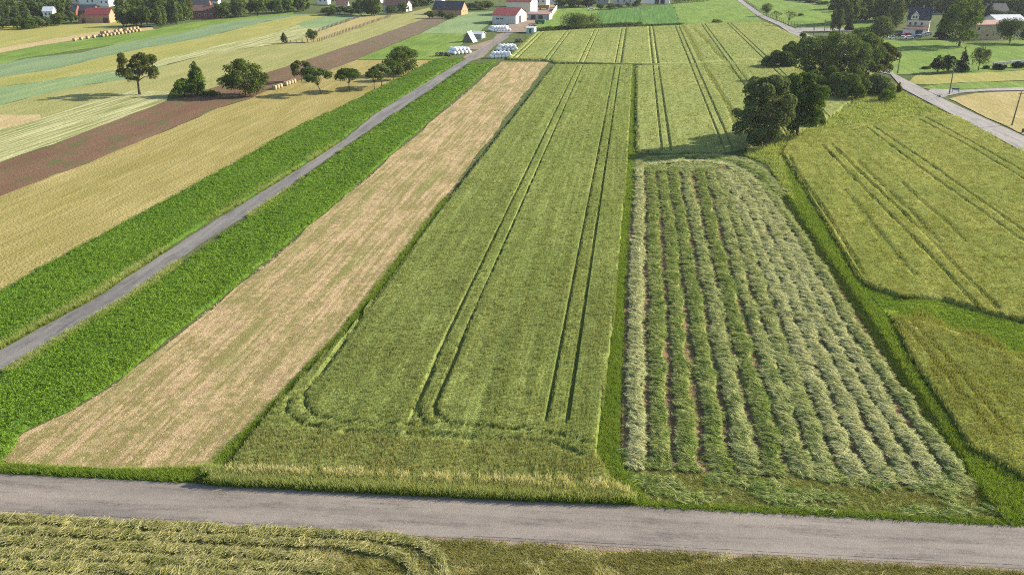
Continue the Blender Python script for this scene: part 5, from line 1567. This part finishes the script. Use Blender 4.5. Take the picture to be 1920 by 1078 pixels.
wraps = [bale_mesh('wrapped_bale', bm_mats, seed=k) for k in range(3)]
strawm = blade_mat('bale_straw', (.25, .18, .10), (.42, .32, .19), (.52, .42, .27), tip=(.5, .4, .25), trans=0.02, patch=2, row=(3, 3))
straws = [bale_mesh('straw_bale', strawm, seed=10 + k) for k in range(3)]


def bales(p0, p1, nx, ny, layers, meshes, name, label, group, sp=1.32):
    a, b = at(*p0), at(*p1); d = (b - a); L = math.hypot(*d); u = d / L; v = np.array((-u[1], u[0]))
    for lz in range(layers):
        for i in range(nx - lz):
            for j in range(ny):
                if lz == layers - 1 and random.random() < .12: continue
                q = a + u * (i + lz * .5) * (L / max(1, nx - 1)) + v * j * 1.3
                o = link(name, random.choice(meshes), None, (q[0], q[1], .04 + lz * 1.12))
                o.rotation_euler = (0, 0, math.atan2(u[1], u[0]) + math.pi / 2 + random.uniform(-.06, .06))
                lay = ('top', 'upper')[0] if lz == layers - 1 and layers > 1 else ('bottom' if layers > 1 else '')
                row = ('in the %s row' % ('front', 'second', 'third', 'fourth', 'back')[j]) if ny > 1 else ''
                tag(o, ' '.join(('%s %s bale from left %s %s, %s' % (ORD[i], label, row, ('%s layer' % lay) if lay else '', group)).split()), 'bale', group)


bales((924, 60), (955, 59), 7, 5, 2, wraps, 'wrapped_bale', 'white', 'stack before the hall')
bales((852, 103), (880, 101), 5, 4, 2, wraps, 'wrapped_bale', 'white', 'stack left of the lane')
bales((923, 110), (957, 109), 6, 2, 2, wraps, 'wrapped_bale', 'white', 'near stack')
bales((939, 97), (968, 96), 5, 4, 2, wraps, 'wrapped_bale', 'white', 'second stack')
bales((515, 169), (556, 155), 9, 1, 1, straws, 'straw_bale', 'round', 'line of straw bales on the soil')
bales((573, 157), (580, 155), 2, 1, 1, straws, 'straw_bale', 'round straw', 'pair behind the leaning fruit tree')
bales((193, 70), (262, 60), 11, 2, 2, straws, 'straw_bale', 'pale straw', 'heap below the copse')
bales((140, 78), (188, 70), 5, 1, 1, straws, 'straw_bale', 'old', 'scattered bales left of the ragged stack')


def fence_row(pts, spacing, h, label, rails=1, thick=.09, wire=True):
    L = np.array([at(*p) for p in pts]); d = np.concatenate([[0], np.cumsum(np.hypot(*np.diff(L, axis=0).T))])
    root = empty('post_fence', (L[0][0], L[0][1], .02)); tag(root, label, 'fence')
    m = MB(); m.box((0, 0, h / 2), (thick * 2, thick * 2, h)); me = m.mesh('post', M['timber'])
    n = int(d[-1] / spacing) + 1; P = []
    for t in np.linspace(0, d[-1], n):
        p = (np.interp(t, d, L[:, 0]) - L[0][0], np.interp(t, d, L[:, 1]) - L[0][1])
        o = link('post', me, root, (p[0], p[1], 0)); o.rotation_euler = (random.uniform(-.06, .06), random.uniform(-.06, .06), 0); P.append(p)
    for k in range(rails):
        m = MB(); z = h * (.9 - .35 * k)
        m.tube([(p[0], p[1], z) for p in P], .02, 4); m.build('wire', M['timber'], root)


fence_row([(573, 70), (618, 53), (675, 33)], 2.4, 1.5, 'upper line of fence posts beside the pale green field', thick=.14)
fence_row([(534, 83), (595, 80), (660, 57), (733, 32)], 2.4, 1.5, 'lower line of fence posts round the golden meadow', thick=.14)
fence_row([(1398, 6), (1430, 29), (1470, 45), (1500, 54)], 4.5, 2.2, 'thin wire fence along the paddock by the far side road', thick=.08, rails=3)
fence_row([(1500, 57), (1600, 57)], 6, 2.0, 'wire fence below the paddock by the gravel track', thick=.08, rails=2)

# utility poles
for px, py, pt, lab, dx in ((1682.7, 138.5, 91, 'slim wooden utility pole at the end of the big hedge', 0), (1779.5, 178, 125, 'pale concrete utility pole at the turning of the narrow track', 0),
                            (1896.8, 236, 171, 'leaning wooden utility pole in the dry meadow at right', .7), (1525.5, 66, 44, 'thin pole left of the poplars at the gravel track', 0), (1545, 63, 37, 'taller thin pole close to the poplars', 0)):
    b_ = at(px, py); h = height_at(px, py, pt)
    rt_ = empty('utility_pole', (b_[0], b_[1], 0), .3); tag(rt_, lab, 'utility pole')
    m = MB(); m.tube([(0, 0, -.3), (dx * .5, 0, h * .5), (dx, 0, h)], [.19, .15, .11], 8); m.build('shaft', M['timber'], rt_)
    m = MB(); m.box((dx, 0, h - .5), (1.3, .1, .12)); ca = m.build('crossarm', M['timber'], rt_)
    for s in (-.55, .55):
        m = MB(); m.tube([(dx + s, 0, h - .44), (dx + s, 0, h - .2)], [.05, .035], 6); m.build('insulator', BM['white'], ca)

bn = empty('bench', (*at(1791, 174.5), .22), -.1); tag(bn, 'small dark blue bench beside the concrete pole at the narrow track', 'bench')
blue = plain('blue_paint', (.04, .08, .16))
m = MB(); m.box((0, 0, .5), (2.0, .5, .08)); m.build('seat', blue, bn)
m = MB(); m.box((0, .28, .85), (2.0, .06, .45)); m.build('backrest', blue, bn)
for sx in (-.85, .85):
    m = MB(); m.box((sx, 0, .23), (.08, .45, .46)); m.build('leg', BM['grey'], bn)
bx = empty('culvert_head', (*at(1768, 183), .02), .7); tag(bx, 'low earthy culvert head where the narrow track leaves the side road', 'culvert')
m = MB(); m.box((0, 0, .3), (2.6, .3, .6)); m.build('headwall', BM['grey'], bx)
m = MB()
for i in range(12): m.box((random.uniform(-1, 1.4), .5 + random.uniform(0, .8), .2), (.5, .4, .4), rz=random.uniform(0, 3), taper=.6)
m.build('earth', M['dirt'], bx)
mb = empty('marker_stone', (*at(1917, 250), .02)); tag(mb, 'small dark bollard at the right edge beside the side road', 'bollard')
m = MB(); m.tube([(0, 0, 0), (0, 0, .9), (0, 0, 1.05)], [.25, .22, .1], 8); m.build('bollard_post', plain('dark_stone', (.05, .05, .05)), mb)


# cars in front of the white house
def car_parts(col):
    paint = plain('car_paint', col, rough=.3, var=.05, spec=.6)
    m = MB(); prof = [(-2.1, .35), (-2.12, .8), (-1.9, .95), (-1.0, 1.0), (-.45, 1.42), (.9, 1.44), (1.6, 1.0), (2.05, .92), (2.1, .35)]
    m.prism(prof, -.82, .82)
    body = m.mesh('body', paint)
    m = MB(); m.prism([(-.95, 1.02), (-.47, 1.36), (.86, 1.37), (1.45, 1.03)], -.84, .84)
    m.add([(-1.02, -.7, 1.0), (-1.02, .7, 1.0), (-.5, .65, 1.4), (-.5, -.65, 1.4)], [(0, 1, 2, 3)])
    m.add([(1.62, -.7, 1.02), (1.62, .7, 1.02), (.95, .65, 1.42), (.95, -.65, 1.42)], [(0, 1, 2, 3)])
    glass = m.mesh('window', BM['glass'])
    return body, glass


tyre = plain('car_tyre', (.015, .015, .015))
m = MB(); m.tube([(0, -.1, 0), (0, .1, 0)], .33, 12); wheel = m.mesh('wheel', tyre)
for (px, py, col, rz, lab) in ((1672, 75, (.75, .75, .75), .3, 'white car parked at the left front of the group'), (1682, 70, (.04, .045, .05), .2, 'black car behind the left front white one'),
                               (1692, 75, (.35, .37, .40), 1.2, 'silver car between the two white cars'), (1703, 75, (.78, .78, .78), .1, 'white car with the red car behind it'),
                               (1699, 69, (.35, .03, .03), .4, 'red car parked behind the white ones'), (1718, 73, (.10, .12, .20), .2, 'dark blue car right of the white cars'),
                               (1729, 70, (.45, .47, .50), .5, 'light grey car near the garage'), (1738, 67, (.6, .6, .62), .3, 'pale car at the right end of the group, by the spruce'),
                               (1108, 21, (.75, .75, .75), .1, 'white car parked in the garden left of the grey houses'), (1206, 5, (.7, .7, .7), 0., 'white van-like car at the left end of the white garages')):
    b_ = at(px, py); rt_ = empty('parked_car', (b_[0], b_[1], .22), rz); tag(rt_, lab, 'car', 'cars parked by the houses')
    body, glass = car_parts(col)
    link('body', body, rt_); link('window', glass, rt_)
    for sx in (-1.3, 1.3):
        for sy in (-.78, .78): link('wheel', wheel, rt_, (sx, sy, .33))
